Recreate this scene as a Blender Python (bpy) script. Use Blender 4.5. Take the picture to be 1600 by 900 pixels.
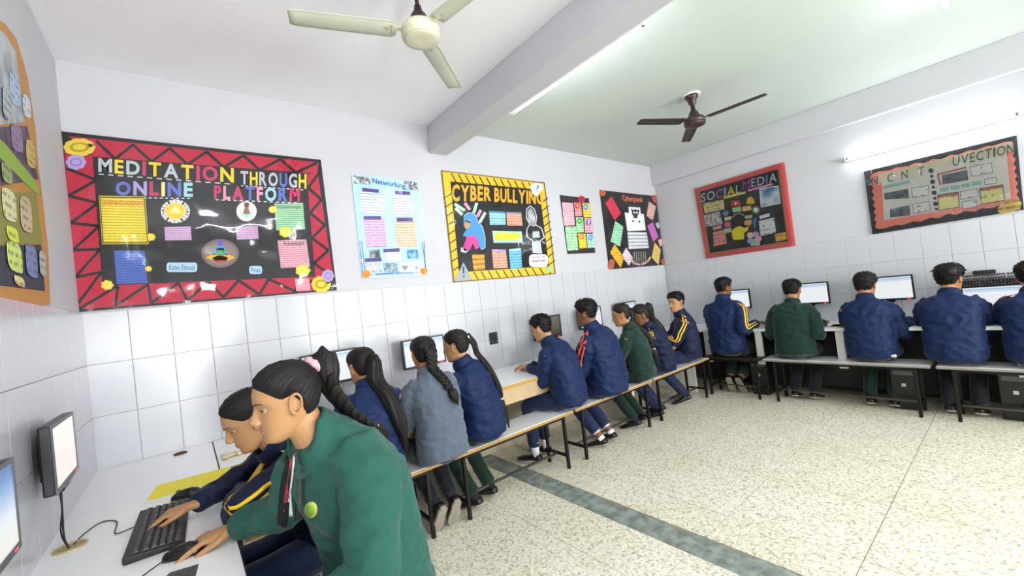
import bpy, bmesh, math, random
import numpy as np
from mathutils import Vector, Matrix, Euler, noise
from mathutils.bvhtree import BVHTree
for o in list(bpy.data.objects): bpy.data.objects.remove(o)
SC = bpy.context.scene
COL = SC.collection
random.seed(7); RNG = np.random.RandomState(7)

# ------------------------------------------------------------------ camera
CAM = np.array([0.4638, -3.45573, 1.52]); FPX = 644.56
YAW, PIT, ROL = [math.radians(a) for a in (38.7235, 1.09454, -6.8337)]
ROOM_X = 6.265; TILE_TOP = 1.716; CEIL = 3.228; DESK = 0.80; TILE_W = 0.2; TILE_H = 0.3058; FRONT = -6.4
_fw = np.array([math.cos(PIT)*math.sin(YAW), math.cos(PIT)*math.cos(YAW), math.sin(PIT)])
_r = np.array([math.cos(YAW), -math.sin(YAW), 0]); _u = np.cross(_r, _fw)
_r2 = math.cos(ROL)*_r + math.sin(ROL)*_u; _u2 = -math.sin(ROL)*_r + math.cos(ROL)*_u
cd = bpy.data.cameras.new('camera'); cam = bpy.data.objects.new('camera', cd); COL.objects.link(cam)
cd.sensor_width = 36; cd.lens = 36*FPX/1600; cd.clip_start = .02
m = Matrix.Identity(4)
for i in range(3):
    m[i][0] = _r2[i]; m[i][1] = _u2[i]; m[i][2] = -_fw[i]; m[i][3] = CAM[i]
cam.matrix_world = m; SC.camera = cam
_RM = np.array([_r2, -_u2, _fw])
def _dir(x, y): return np.array([(x-800)/FPX, (y-450)/FPX, 1.0]) @ _RM
def on_back(x, y, Y=0.0): d = _dir(x, y); return CAM + (Y-CAM[1])/d[1]*d      # point of a plane parallel to the back wall
def on_side(x, y, X=ROOM_X): d = _dir(x, y); return CAM + (X-CAM[0])/d[0]*d   # point of a plane parallel to the side walls
def on_level(x, y, z): d = _dir(x, y); return CAM + (z-CAM[2])/d[2]*d         # point of a level plane

# ------------------------------------------------------------------ world, light, exposure
w = bpy.data.worlds.new('sky'); SC.world = w; w.use_nodes = True
nt = w.node_tree; bg = nt.nodes['Background']
bg.inputs[0].default_value = (.93, .96, 1, 1); bg.inputs[1].default_value = 4.0
vs = SC.view_settings; vs.view_transform = 'Standard'; vs.look = 'None'; vs.gamma = 1; vs.exposure = 1.1
vs.use_curve_mapping = False
TUBE = 18.0
def daylight(name, loc, sx, sz, power):
    l = bpy.data.lights.new(name, 'AREA'); l.shape = 'RECTANGLE'; l.size = sx; l.size_y = sz; l.energy = power
    l.color = (.97, .985, 1)
    o = bpy.data.objects.new(name, l); COL.objects.link(o); o.location = loc; o.rotation_euler = (math.radians(90), 0, 0)
    o['kind'] = 'structure'
    return o
WINDOWS = [(0.25, .95), (2.7, 4.1), (4.5, 5.9)]      # openings in the wall behind the camera
for i, (a, b) in enumerate(WINDOWS):
    daylight('daylight', ((a+b)/2, FRONT-.35, 1.5), b-a, 1.2, (110 if b < 1 else 45)*(b-a))

# ------------------------------------------------------------------ materials
def lin(c):
    if isinstance(c, str):
        c = c.lstrip('#'); c = [int(c[i:i+2], 16)/255 for i in (0, 2, 4)]
    return tuple(x/12.92 if x <= .04045 else ((x+.055)/1.055)**2.4 for x in c[:3]) + (1.0,)
MC = {}
def mat(name, col, rough=.6, metal=0, spec=.5, var=0, vscale=8, bump=0, bscale=200, emit=0, coat=0, sheen=0, sss=0, stretch=None):
    if name in MC: return MC[name]
    M = bpy.data.materials.new(name); M.use_nodes = True; MC[name] = M
    n = M.node_tree.nodes; l = M.node_tree.links; b = n['Principled BSDF']
    c = lin(col); b.inputs['Base Color'].default_value = c
    b.inputs['Roughness'].default_value = rough; b.inputs['Metallic'].default_value = metal
    b.inputs['Specular IOR Level'].default_value = spec
    b.inputs['Coat Weight'].default_value = coat; b.inputs['Sheen Weight'].default_value = sheen
    b.inputs['Sheen Roughness'].default_value = .4
    if sss:
        b.inputs['Subsurface Weight'].default_value = sss; b.inputs['Subsurface Scale'].default_value = .008
        b.inputs['Subsurface Radius'].default_value = (1, .4, .2)
    if emit:
        b.inputs['Emission Color'].default_value = c; b.inputs['Emission Strength'].default_value = emit
    if var or bump:
        tc = n.new('ShaderNodeTexCoord'); src = tc.outputs['Object']
        if stretch:
            mp = n.new('ShaderNodeMapping'); mp.inputs['Scale'].default_value = stretch
            l.new(src, mp.inputs[0]); src = mp.outputs[0]
    if var:
        t = n.new('ShaderNodeTexNoise'); t.inputs['Scale'].default_value = vscale; t.inputs['Detail'].default_value = 5
        l.new(src, t.inputs['Vector'])
        mx = n.new('ShaderNodeMix'); mx.data_type = 'RGBA'; l.new(t.outputs['Fac'], mx.inputs[0])
        mx.inputs[6].default_value = tuple(max(0, x*(1-var)) for x in c[:3])+(1,)
        mx.inputs[7].default_value = tuple(min(1, x*(1+var)) for x in c[:3])+(1,)
        l.new(mx.outputs[2], b.inputs['Base Color'])
    if bump:
        t = n.new('ShaderNodeTexNoise'); t.inputs['Scale'].default_value = bscale; t.inputs['Detail'].default_value = 3
        l.new(src, t.inputs['Vector'])
        bp = n.new('ShaderNodeBump'); bp.inputs['Strength'].default_value = bump; bp.inputs['Distance'].default_value = .004
        l.new(t.outputs['Fac'], bp.inputs['Height']); l.new(bp.outputs[0], b.inputs['Normal'])
    return M
def nodes(M): return M.node_tree.nodes, M.node_tree.links, M.node_tree.nodes['Principled BSDF']
def ramp(n, stops):
    r = n.new('ShaderNodeValToRGB'); e = r.color_ramp.elements
    while len(e) < len(stops): e.new(.5)
    for q, (p, c) in zip(e, stops): q.position = p; q.color = lin(c)
    return r
def math_node(n, l, op, a, b=None):
    k = n.new('ShaderNodeMath'); k.operation = op
    for i, x in enumerate((a, b)):
        if x is None: continue
        if isinstance(x, (int, float)): k.inputs[i].default_value = x
        else: l.new(x, k.inputs[i])
    return k.outputs[0]
def terrazzo():
    M = mat('terrazzo', '#c9c4ae', .32, spec=.4); n, l, b = nodes(M)
    tc = n.new('ShaderNodeTexCoord')
    geo = n.new('ShaderNodeNewGeometry')
    v = n.new('ShaderNodeTexVoronoi'); v.inputs['Scale'].default_value = 76; l.new(geo.outputs['Position'], v.inputs['Vector'])
    sep = n.new('ShaderNodeSeparateColor'); l.new(v.outputs['Color'], sep.inputs[0])
    r = ramp(n, [(0, '#b0a98e'), (.14, '#cbc5ac'), (.28, '#ece8d6'), (.55, '#fbf8ec'), (.8, '#f4f0e0'), (1, '#dad3b8')])
    l.new(sep.outputs[0], r.inputs[0])
    v2 = n.new('ShaderNodeTexVoronoi'); v2.feature = 'DISTANCE_TO_EDGE'; v2.inputs['Scale'].default_value = 76; l.new(geo.outputs['Position'], v2.inputs['Vector'])
    e = math_node(n, l, 'LESS_THAN', v2.outputs['Distance'], .09)
    e = math_node(n, l, 'MULTIPLY', e, .55)
    mx = n.new('ShaderNodeMix'); mx.data_type = 'RGBA'; l.new(e, mx.inputs[0]); l.new(r.outputs[0], mx.inputs[6]); mx.inputs[7].default_value = lin('#d2ccb6')
    t = n.new('ShaderNodeTexNoise'); t.inputs['Scale'].default_value = 1.7; t.inputs['Detail'].default_value = 6; l.new(geo.outputs['Position'], t.inputs['Vector'])
    r2 = ramp(n, [(.3, '#f4f2ea'), (.7, '#ffffff')]); l.new(t.outputs['Fac'], r2.inputs[0])
    m2 = n.new('ShaderNodeMix'); m2.data_type = 'RGBA'; m2.blend_type = 'MULTIPLY'; m2.inputs[0].default_value = .8
    l.new(mx.outputs[2], m2.inputs[6]); l.new(r2.outputs[0], m2.inputs[7]); l.new(m2.outputs[2], b.inputs['Base Color'])
    return M
def paint(name, col, rough=.55):
    M = mat(name, col, rough, spec=.3, var=.035, vscale=2.2, bump=.12, bscale=26); return M
def film_mat():
    M = bpy.data.materials.new('clear_plastic_film'); M.use_nodes = True; n = M.node_tree.nodes; l = M.node_tree.links
    n.remove(n['Principled BSDF']); out = n['Material Output']
    a = n.new('ShaderNodeBsdfTransparent'); g = n.new('ShaderNodeBsdfGlossy'); g.inputs['Roughness'].default_value = .06
    f = n.new('ShaderNodeFresnel'); f.inputs['IOR'].default_value = 1.5
    mx = n.new('ShaderNodeMixShader'); l.new(f.outputs[0], mx.inputs[0]); l.new(a.outputs[0], mx.inputs[1]); l.new(g.outputs[0], mx.inputs[2])
    l.new(mx.outputs[0], out.inputs[0]); return M
def written(name, paper, ink, period=.02, dense=.55):
    """paper with rows of handwriting: broken ink lines, flat print"""
    if name in MC: return MC[name]
    M = mat(name, paper, .55, spec=.3); n, l, b = nodes(M)
    tc = n.new('ShaderNodeTexCoord'); sx = n.new('ShaderNodeSeparateXYZ'); l.new(tc.outputs['Object'], sx.inputs[0])
    zz = math_node(n, l, 'DIVIDE', sx.outputs[2], period); fr = math_node(n, l, 'FRACT', zz)
    row = math_node(n, l, 'LESS_THAN', fr, .42)
    mp = n.new('ShaderNodeMapping'); mp.inputs['Scale'].default_value = (1.6/period, 1.6/period, 1.0/period); l.new(tc.outputs['Object'], mp.inputs[0])
    t = n.new('ShaderNodeTexNoise'); t.inputs['Scale'].default_value = 1; t.inputs['Detail'].default_value = 3; l.new(mp.outputs[0], t.inputs['Vector'])
    k = math_node(n, l, 'GREATER_THAN', t.outputs['Fac'], 1-dense); k = math_node(n, l, 'MULTIPLY', k, row); k = math_node(n, l, 'MULTIPLY', k, .6)
    mx = n.new('ShaderNodeMix'); mx.data_type = 'RGBA'; l.new(k, mx.inputs[0]); mx.inputs[6].default_value = lin(paper); mx.inputs[7].default_value = lin(ink)
    l.new(mx.outputs[2], b.inputs['Base Color']); return M
def flow_hair(name, c0, c1):
    """hair whose strands follow the 'flow' attribute of the mesh"""
    M = mat(name, c0, .55, spec=.35); n, l, b = nodes(M)
    a = n.new('ShaderNodeAttribute'); a.attribute_name = 'flow'
    t = n.new('ShaderNodeTexNoise'); t.inputs['Scale'].default_value = 1; t.inputs['Detail'].default_value = 4; l.new(a.outputs['Vector'], t.inputs['Vector'])
    r = ramp(n, [(.3, c0), (.75, c1)]); l.new(t.outputs['Fac'], r.inputs[0]); l.new(r.outputs[0], b.inputs['Base Color'])
    bp = n.new('ShaderNodeBump'); bp.inputs['Strength'].default_value = .8; bp.inputs['Distance'].default_value = .004
    l.new(t.outputs['Fac'], bp.inputs['Height']); l.new(bp.outputs[0], b.inputs['Normal']); return M
def marbled(name, c0, c1, scale, rough=.5):
    M = mat(name, c0, rough); n, l, b = nodes(M)
    tc = n.new('ShaderNodeTexCoord')
    t = n.new('ShaderNodeTexNoise'); t.inputs['Scale'].default_value = scale; t.inputs['Detail'].default_value = 6; l.new(tc.outputs['Object'], t.inputs['Vector'])
    r = ramp(n, [(.38, c0), (.62, c1)]); l.new(t.outputs['Fac'], r.inputs[0]); l.new(r.outputs[0], b.inputs['Base Color']); return M

# ------------------------------------------------------------------ mesh building
WORLD = {}                                   # world matrix of every root, for parts authored in world space
def V(*a): return np.array(a, float)
def unit(v): v = np.asarray(v, float); return v/(np.linalg.norm(v)+1e-12)
class MB:
    def __init__(s): s.v = []; s.f = []
    def add(s, vs, fs):
        o = len(s.v); s.v.extend([tuple(map(float, p)) for p in vs]); s.f.extend([tuple(i+o for i in q) for q in fs]); return s
    def box(s, lo, hi):
        x0, y0, z0 = lo; x1, y1, z1 = hi
        return s.add([(x0,y0,z0),(x1,y0,z0),(x1,y1,z0),(x0,y1,z0),(x0,y0,z1),(x1,y0,z1),(x1,y1,z1),(x0,y1,z1)],
                     [(0,3,2,1),(4,5,6,7),(0,1,5,4),(1,2,6,5),(2,3,7,6),(3,0,4,7)])
    def obox(s, c, ax, ay, az):               # half-axis vectors
        c, ax, ay, az = map(lambda q: np.asarray(q, float), (c, ax, ay, az)); vs = []
        for k in (-1, 1):
            for i, j in ((-1,-1),(1,-1),(1,1),(-1,1)): vs.append(c+i*ax+j*ay+k*az)
        return s.add(vs, [(0,3,2,1),(4,5,6,7),(0,1,5,4),(1,2,6,5),(2,3,7,6),(3,0,4,7)])
    def rings(s, rs, cap=True, closed=False):
        n = len(rs[0]); vs = [p for r in rs for p in r]; fs = []
        m = len(rs)
        for i in range(m if closed else m-1):
            a = i*n; b = ((i+1) % m)*n
            for j in range(n): k = (j+1) % n; fs.append((a+j, a+k, b+k, b+j))
        if cap and not closed:
            fs.append(tuple(range(n-1, -1, -1))); fs.append(tuple((m-1)*n+j for j in range(n)))
        return s.add(vs, fs)
    def tube(s, pts, rad, n=10, closed=False, flat=None, up=None):
        pts = [np.asarray(p, float) for p in pts]; m = len(pts)
        if not hasattr(rad, '__len__'): rad = [rad]*m
        rs = []; prev = None
        for i, p in enumerate(pts):
            if closed: t = unit(pts[(i+1) % m]-pts[i-1])
            else: t = unit(pts[min(i+1, m-1)]-pts[max(i-1, 0)])
            if up is not None: a = unit(np.cross(t, up))
            elif prev is None:
                a = unit(np.cross(t, (0, 0, 1) if abs(t[2]) < .9 else (1, 0, 0)))
            else: a = unit(prev-t*np.dot(prev, t))
            prev = a; b = np.cross(t, a)
            ra, rb = (rad[i] if hasattr(rad[i], '__len__') else (rad[i], rad[i]*(flat or 1)))
            rs.append([p+a*ra*math.cos(q)+b*rb*math.sin(q) for q in np.linspace(0, 2*math.pi, n, endpoint=False)])
        return s.rings(rs, closed=closed)
    def cyl(s, p0, p1, r0, r1=None, n=16): return s.tube([p0, p1], [r0, r0 if r1 is None else r1], n)
    def lathe(s, prof, c=(0,0,0), n=24, R=None):
        c = np.asarray(c, float); rs = []
        for r, z in prof:
            ring = []
            for q in np.linspace(0, 2*math.pi, n, endpoint=False):
                p = V(r*math.cos(q), r*math.sin(q), z)
                ring.append(c+(R@p if R is not None else p))
            rs.append(ring)
        return s.rings(rs)
    def ball(s, c, r, nu=14, nv=9, R=None):
        if not hasattr(r, '__len__'): r = (r, r, r)
        c = np.asarray(c, float); rs = []
        for i in range(nv):
            th = math.pi*(i+.5)/nv; ring = []
            for q in np.linspace(0, 2*math.pi, nu, endpoint=False):
                p = V(r[0]*math.sin(th)*math.cos(q), r[1]*math.sin(th)*math.sin(q), -r[2]*math.cos(th))
                ring.append(c+(R@p if R is not None else p))
            rs.append(ring)
        return s.rings(rs)
    def prism(s, poly, nrm, h):               # poly: 3-D points, extruded by h along nrm
        nrm = np.asarray(nrm, float); a = [np.asarray(p, float) for p in poly]; n = len(a)
        ar = sum(np.cross(a[i]-a[0], a[(i+1) % n]-a[0]) for i in range(n))
        if np.dot(ar, nrm) < 0: a = a[::-1]
        return s.add(a+[p+nrm*h for p in a], [tuple(range(n-1, -1, -1)), tuple(range(n, 2*n))]+[(i, (i+1) % n, n+(i+1) % n, n+i) for i in range(n)])
    def facing(s, n):
        f = s.f[0]; a, b, c = [np.array(s.v[i]) for i in f[:3]]
        if np.dot(np.cross(b-a, c-a), n) < 0: s.f = [q[::-1] for q in s.f]
        return s
    def build(s, name, m, parent=None, smooth=False, bevel=0, seg=2):
        W = WORLD.get(parent.name) if parent else None
        v = np.array(s.v)
        if W is not None:
            I = np.array(W.inverted()); v = v@I[:3, :3].T+I[:3, 3]
        me = bpy.data.meshes.new(name); me.from_pydata(v.tolist(), [], s.f)
        if bevel:
            bm = bmesh.new(); bm.from_mesh(me)
            bmesh.ops.bevel(bm, geom=[e for e in bm.edges if len(e.link_faces) == 2 and e.calc_face_angle(0) > .6], offset=bevel, segments=seg, affect='EDGES', profile=.5)
            bm.to_mesh(me); bm.free()
        me.update()
        if smooth: me.shade_smooth()
        if m is not None: me.materials.append(m)
        o = bpy.data.objects.new(name, me); COL.objects.link(o)
        if parent is not None:
            o.parent = parent; WORLD[o.name] = WORLD.get(parent.name, Matrix.Identity(4))
        else: WORLD[o.name] = Matrix.Identity(4)
        return o
def tag(o, label=None, cat=None, group=None, kind=None):
    if label: o['label'] = label
    if cat: o['category'] = cat
    if group: o['group'] = group
    if kind: o['kind'] = kind
    return o
def empty(name, loc, rz=0):
    o = bpy.data.objects.new(name, None); COL.objects.link(o); o.location = loc; o.rotation_euler = (0, 0, rz); o.empty_display_size = .1
    WORLD[o.name] = Matrix.Translation(Vector(loc)) @ Matrix.Rotation(rz, 4, 'Z'); return o
def copy_tree(o, parent=None):
    c = o.copy(); COL.objects.link(c); c.parent = parent
    for ch in list(o.children): copy_tree(ch, c)
    return c
def remesh(mb, voxel, smooth=3, fac=.5):
    me = bpy.data.meshes.new('tmp'); me.from_pydata(mb.v, [], mb.f); me.update()
    o = bpy.data.objects.new('tmp', me); COL.objects.link(o)
    r = o.modifiers.new('r', 'REMESH'); r.mode = 'VOXEL'; r.voxel_size = voxel
    if smooth:
        s = o.modifiers.new('s', 'SMOOTH'); s.iterations = smooth; s.factor = fac
    dg = bpy.context.evaluated_depsgraph_get(); e = o.evaluated_get(dg); mm = e.to_mesh()
    v = np.empty(len(mm.vertices)*3); mm.vertices.foreach_get('co', v); v = v.reshape(-1, 3)
    nn = np.empty(len(mm.vertices)*3); mm.vertices.foreach_get('normal', nn); nn = nn.reshape(-1, 3)
    lt = np.empty(len(mm.polygons), int); mm.polygons.foreach_get('loop_total', lt)
    if len(lt) and lt.min() == lt.max():
        li = np.empty(len(mm.loops), np.int32); mm.loops.foreach_get('vertex_index', li); f = li.reshape(-1, lt[0]).tolist()
    else: f = [tuple(p.vertices) for p in mm.polygons]
    e.to_mesh_clear(); bpy.data.objects.remove(o); bpy.data.meshes.remove(me)
    return v, nn, f
_T = {}
def text_mesh(s, bold=0.0):
    """glyph outline of a string, scaled to the unit square; returns verts (n,2), faces, aspect"""
    k = (s, bold)
    if k not in _T:
        c = bpy.data.curves.new('t', 'FONT'); c.body = s; c.size = 1; c.resolution_u = 3; c.offset = bold
        o = bpy.data.objects.new('t', c); COL.objects.link(o)
        dg = bpy.context.evaluated_depsgraph_get(); me = bpy.data.meshes.new_from_object(o.evaluated_get(dg))
        v = np.array([p.co[:2] for p in me.vertices]); f = [tuple(p.vertices) for p in me.polygons]
        bpy.data.objects.remove(o); bpy.data.meshes.remove(me)
        lo, hi = v.min(0), v.max(0); _T[k] = ((v-lo)/(hi-lo+1e-9), f, (hi[0]-lo[0])/(hi[1]-lo[1]+1e-9))
    return _T[k]
# ------------------------------------------------------------------ the room
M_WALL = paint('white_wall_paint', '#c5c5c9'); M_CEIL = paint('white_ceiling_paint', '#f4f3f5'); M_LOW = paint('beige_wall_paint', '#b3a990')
M_GROUT = mat('tile_grout', '#b9bab6', .8); M_TILE = mat('white_glazed_tile', '#c2c3c7', .22, spec=.5, var=.012, vscale=3)
def struct(mb, name, m, **k): return tag(mb.build(name, m, **k), kind='structure')
T = .15
RX = ROOM_X
struct(MB().box((-T, 0, 0), (RX+T, T, CEIL)), 'wall_back', M_WALL)
struct(MB().box((-T, FRONT, 0), (0, 0, CEIL)), 'wall_left', M_WALL)
struct(MB().box((RX, FRONT, 0), (RX+T, 0, CEIL)), 'wall_right', M_WALL)
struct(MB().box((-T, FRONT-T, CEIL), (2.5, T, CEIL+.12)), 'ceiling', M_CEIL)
struct(MB().box((2.5, FRONT-T, CEIL), (RX+T, T, CEIL+.12)), 'ceiling', paint('greenish_dimmed_ceiling_paint', '#c6cec8'))  # right bay: own green tint, darkened in colour to stand in for weaker light
g = MB()
xs = [-T]+[q for w_ in WINDOWS for q in w_]+[RX+T]
for i in range(0, len(xs), 2): g.box((xs[i], FRONT-T, 0), (xs[i+1], FRONT, CEIL))
for a, b in WINDOWS: g.box((a, FRONT-T, 0), (b, FRONT, .9)); g.box((a, FRONT-T, 2.1), (b, FRONT, CEIL))
struct(g, 'wall_front', M_WALL)
M_STEEL = mat('grey_window_steel', '#8a8d8c', .5, .4)
for i, (a, b) in enumerate(WINDOWS):
    wf = MB()
    for x in np.linspace(a, b, 4): wf.box((x-.02, FRONT-.09, 0.9), (x+.02, FRONT-.05, 2.1))
    for z in (.9, 1.5, 2.07): wf.box((a, FRONT-.09, z), (b, FRONT-.05, z+.03))
    struct(wf, 'window_%d' % (i+1), M_STEEL)
wb, wl, wr = [bpy.data.objects[n] for n in ('wall_back', 'wall_left', 'wall_right')]
# glazed tiles, three rows above the desks, each a piece of its wall
def tile_mesh(ax):
    d = .006; hw = TILE_W/2-.0012; hh = TILE_H/2-.0012
    if ax == 'y': b = MB().box((-hw, -d, -hh), (hw, 0, hh))
    elif ax == 'x+': b = MB().box((0, -hw, -hh), (d, hw, hh))
    else: b = MB().box((-d, -hw, -hh), (0, hw, hh))
    o = b.build('tile', M_TILE, bevel=.0012, seg=1); me = o.data; bpy.data.objects.remove(o); return me
tm = {k: tile_mesh(k) for k in ('y', 'x+', 'x-')}
def tile(me, loc, wall):
    o = bpy.data.objects.new('tile', me); COL.objects.link(o); o.parent = wall; o.location = loc
struct(MB().box((0, -.003, DESK), (RX, 0, TILE_TOP+.002)), 'trim_1', M_GROUT)
struct(MB().box((0, FRONT, DESK), (.003, 0, TILE_TOP+.002)), 'trim_2', M_GROUT)
struct(MB().box((RX-.003, FRONT, DESK), (RX, 0, TILE_TOP+.002)), 'trim_3', M_GROUT)
tj = random.Random(3)
for r in range(3):
    z = TILE_TOP-TILE_H*(r+.5)
    for i in range(31): tile(tm['y'], (TILE_W*(i+.5)+.005, -.003-tj.random()*.0007, z), wb)
    for i in range(15): tile(tm['x+'], (.003, -TILE_W*(i+.5)-.012, z), wl)
    for i in range(24): tile(tm['x-'], (RX-.003-tj.random()*.0007, -TILE_W*(i+.5)-.012, z), wr)
struct(MB().box((0, -.004, 0), (RX, 0, DESK)), 'baseboard_back', M_LOW)
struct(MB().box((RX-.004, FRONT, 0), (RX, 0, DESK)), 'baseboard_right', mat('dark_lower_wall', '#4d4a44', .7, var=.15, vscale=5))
# beams
struct(MB().box((2.42, FRONT, 2.97), (2.62, 0, CEIL)), 'trim_4', M_WALL, bevel=.008)
struct(MB().box((RX-.07, FRONT, 2.93), (RX, 0, CEIL)), 'trim_5', M_WALL, bevel=.006)
# floor: terrazzo slabs with dividing joints, a cement strip where a wall once stood
fl = struct(MB().box((-T, FRONT-T, -.1), (RX+T, T, -.006)), 'floor', mat('joint_cement', '#8f8b78', .8))
M_TER = terrazzo(); Sx = .655
cols = [(-.47+Sx*k, -.47+Sx*(k+1)) for k in range(4)]+[(2.15, 2.52)]+[(2.71, 3.0)]+[(3.0+Sx*k, 3.0+Sx*(k+1)) for k in range(5)]
rows = [(-1.505+Sx*k, -1.505+Sx*(k+1)) for k in range(-7, 3)]
for a, b in cols:
    for c, d in rows:
        x0, x1, y0, y1 = max(a, 0), min(b, RX), max(c, FRONT), min(d, 0)
        if x1-x0 < .02 or y1-y0 < .02: continue
        MB().box((x0+.0022, y0+.0022, -.012), (x1-.0022, y1-.0022, 0)).build('floor_slab', M_TER, fl)
g = MB(); ys = np.linspace(0, FRONT, 90); rr = random.Random(5); L_ = []; R_ = []
for y in ys:
    drift = -.02*min(1, -y/2.6)
    L_.append((2.535+drift+rr.uniform(-.012, .012), y)); R_.append((2.70+drift*.3+rr.uniform(-.012, .012), y))
n_ = len(ys)
vs_ = []
for (xl, y), (xr, _) in zip(L_, R_):
    zc = .001+rr.uniform(-.0006, .0006)
    vs_ += [(xl-.012, y, -.011), (xl, y, -.001), ((xl+xr)/2, y, zc), (xr, y, -.001), (xr+.012, y, -.011)]
g.add(vs_, [(i*5+j, (i+1)*5+j, (i+1)*5+j+1, i*5+j+1) for i in range(n_-1) for j in range(4)])
g.build('cement_strip', marbled('grey_cement', '#6f7670', '#98a099', 14, .55), fl)

# ------------------------------------------------------------------ desks along three walls
M_LAM = mat('white_desk_laminate', '#f0f0f0', .25, var=.03, vscale=5); M_EDGE = mat('worn_yellow_board_edge', '#b08a3c', .6, var=.3, vscale=60)
M_DARKW = mat('dark_brown_wood', '#2e2018', .6, var=.2, vscale=30); M_TAN = mat('tan_board', '#b79f78', .6, var=.12, vscale=9)
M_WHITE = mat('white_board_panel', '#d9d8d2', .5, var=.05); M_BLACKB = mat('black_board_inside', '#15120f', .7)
def desk(name, lo, hi, label, edge, front, supports, apron=None, smat=None):
    r = empty(name, ((lo[0]+hi[0])/2, (lo[1]+hi[1])/2, 0))
    MB().box((lo[0], lo[1], DESK-.028), (hi[0], hi[1], DESK)).build('desk_top', M_LAM, r, bevel=.0015, seg=1)
    e = MB()
    if front == 'y': e.box((lo[0], lo[1]-.003, DESK-.029), (hi[0], lo[1]-.0005, DESK-.0015))
    elif front == 'x': e.box((hi[0]+.0005, lo[1], DESK-.029), (hi[0]+.003, hi[1], DESK-.0015))
    else: e.box((lo[0]-.003, lo[1], DESK-.029), (lo[0]-.0005, hi[1], DESK-.0015))
    e.build('edge_banding', edge, r)
    for a, b in supports: MB().box(a, b).build('support_panel', smat or M_WHITE, r, bevel=.003, seg=1)
    if apron: MB().box(*apron).build('apron_board', M_TAN, r, bevel=.003, seg=1)
    return tag(r, label, 'desk')
desk('wall_desk', (.0035, -4.6, 0), (.547, -.0095, 0), 'white laminate desk running along the left wall under the keyboard', M_DARKW, 'x',
     [((.02, y, 0), (.5, y+.03, DESK-.029)) for y in (-4.5, -3.0, -2.4, -.8)])
desk('wall_desk', (.553, -.735, 0), (5.62, -.0095, 0), 'long white desk along the back wall with tan front board', M_EDGE, 'y',
     [((x, -.66, 0), (x+.03, -.02, DESK-.029)) for x in (.62, 2.02, 4.2, 5.55)], ((.68, -.72, .64), (5.5, -.70, DESK-.029)))
desk('wall_desk', (5.626, -4.9, 0), (RX-.0095, -.0095, 0), 'white desk along the far right wall under the row of lit screens', M_WHITE, 'x-',
     [((5.66, y, .38), (5.70, y+.07, DESK-.029)) for y in (-.85, -1.46, -2.23, -3.4, -4.6)])
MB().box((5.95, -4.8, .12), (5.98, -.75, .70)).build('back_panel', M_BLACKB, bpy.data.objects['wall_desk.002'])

# ------------------------------------------------------------------ benches
M_LEG = mat('black_steel_tube', '#191715', .45, .5, var=.2, vscale=40); M_RAIL = mat('worn_steel_rail', '#56534e', .35, .7)
M_BTOP = mat('white_bench_laminate', '#f6f6f6', .2, var=.03, vscale=7, coat=.6); M_BDARK = mat('dark_bench_top', '#1a1613', .45)
M_BEDGE = mat('bench_yellow_edge', '#a98445', .55, var=.3, vscale=70); M_SCREW = mat('screw_head', '#3a3a3a', .4, .8)
SEAT = .475; M_GEDGE = mat('grey_worn_edge', '#8d8880', .6, var=.2, vscale=60)
def bench(x0, x1, yc, wd, label, along='x', top=M_BTOP, edge=M_BEDGE, leg_in=.1, group='benches in front of the desks'):
    """bench from x0 to x1 along its long axis, centred at yc across"""
    L = x1-x0
    c = ((x0+x1)/2, yc, 0) if along == 'x' else (yc, (x0+x1)/2, 0)
    r = empty('bench', c, 0 if along == 'x' else math.pi/2)
    WORLD[r.name] = Matrix.Identity(4)                                 # parts below are authored in the bench's own frame
    h = L/2
    MB().box((-h, -wd/2, SEAT-.022), (h, wd/2, SEAT)).build('bench_top', top, r, bevel=.003, seg=1)
    e = MB()
    for a, b in (((-h, -wd/2-.0025, SEAT-.023), (h, -wd/2-.0003, SEAT-.003)), ((-h, wd/2+.0003, SEAT-.023), (h, wd/2+.0025, SEAT-.003)),
                 ((-h-.0025, -wd/2, SEAT-.023), (-h-.0003, wd/2, SEAT-.003)), ((h+.0003, -wd/2, SEAT-.023), (h+.0025, wd/2, SEAT-.003))): e.box(a, b)
    e.build('edge_strip', edge, r)
    fr = MB(); lx = h-leg_in; ly = wd/2-.03
    for s in (-1, 1):
        fr.box((-lx, s*ly-.012, SEAT-.048), (lx, s*ly+.012, SEAT-.0225)); fr.box((s*lx-.012, -ly, SEAT-.047), (s*lx+.012, ly, SEAT-.0228))
    fr.build('top_frame', M_LEG, r)
    for sx in (-1, 1):
        for sy in (-1, 1):
            MB().box((sx*lx-.0125, sy*ly-.0125, 0), (sx*lx+.0125, sy*ly+.0125, SEAT-.047)).build('leg', M_LEG, r, bevel=.002, seg=1)
        MB().box((sx*lx-.01, -ly+.013, .10), (sx*lx+.01, ly-.013, .12)).build('cross_bar', M_LEG, r)
    MB().box((-lx+.011, -.009, .102), (lx-.011, .009, .118)).build('long_rail', M_RAIL, r)
    for sx in (-1, 1):
        for sy in (-1, 1):
            MB().cyl((sx*(lx-.02), sy*(ly-.02), SEAT-.002), (sx*(lx-.02), sy*(ly-.02), SEAT+.001), .006, n=10).build('screw', M_SCREW, r)
    return tag(r, label, 'bench', group)
BY = -.755; BW = .30
bench(.62, 1.79, BY, BW, 'white topped bench under the girl with the white hair tie and the grey blazer girl', leg_in=.16)
bench(1.815, 3.02, BY, BW, 'white topped bench with a bare stretch of seat beside the navy boy')
bench(3.05, 4.235, BY, BW, 'white topped bench under the boy with red shoulder stripes')
bench(4.26, 5.47, BY, BW, 'white topped bench under the girl with striped sleeve, nearest the far corner')
bench(-1.47, -.80, 5.66, .30, 'dark topped bench in the far corner under the tall boy', 'y', M_BDARK, M_BDARK, .06)
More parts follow.
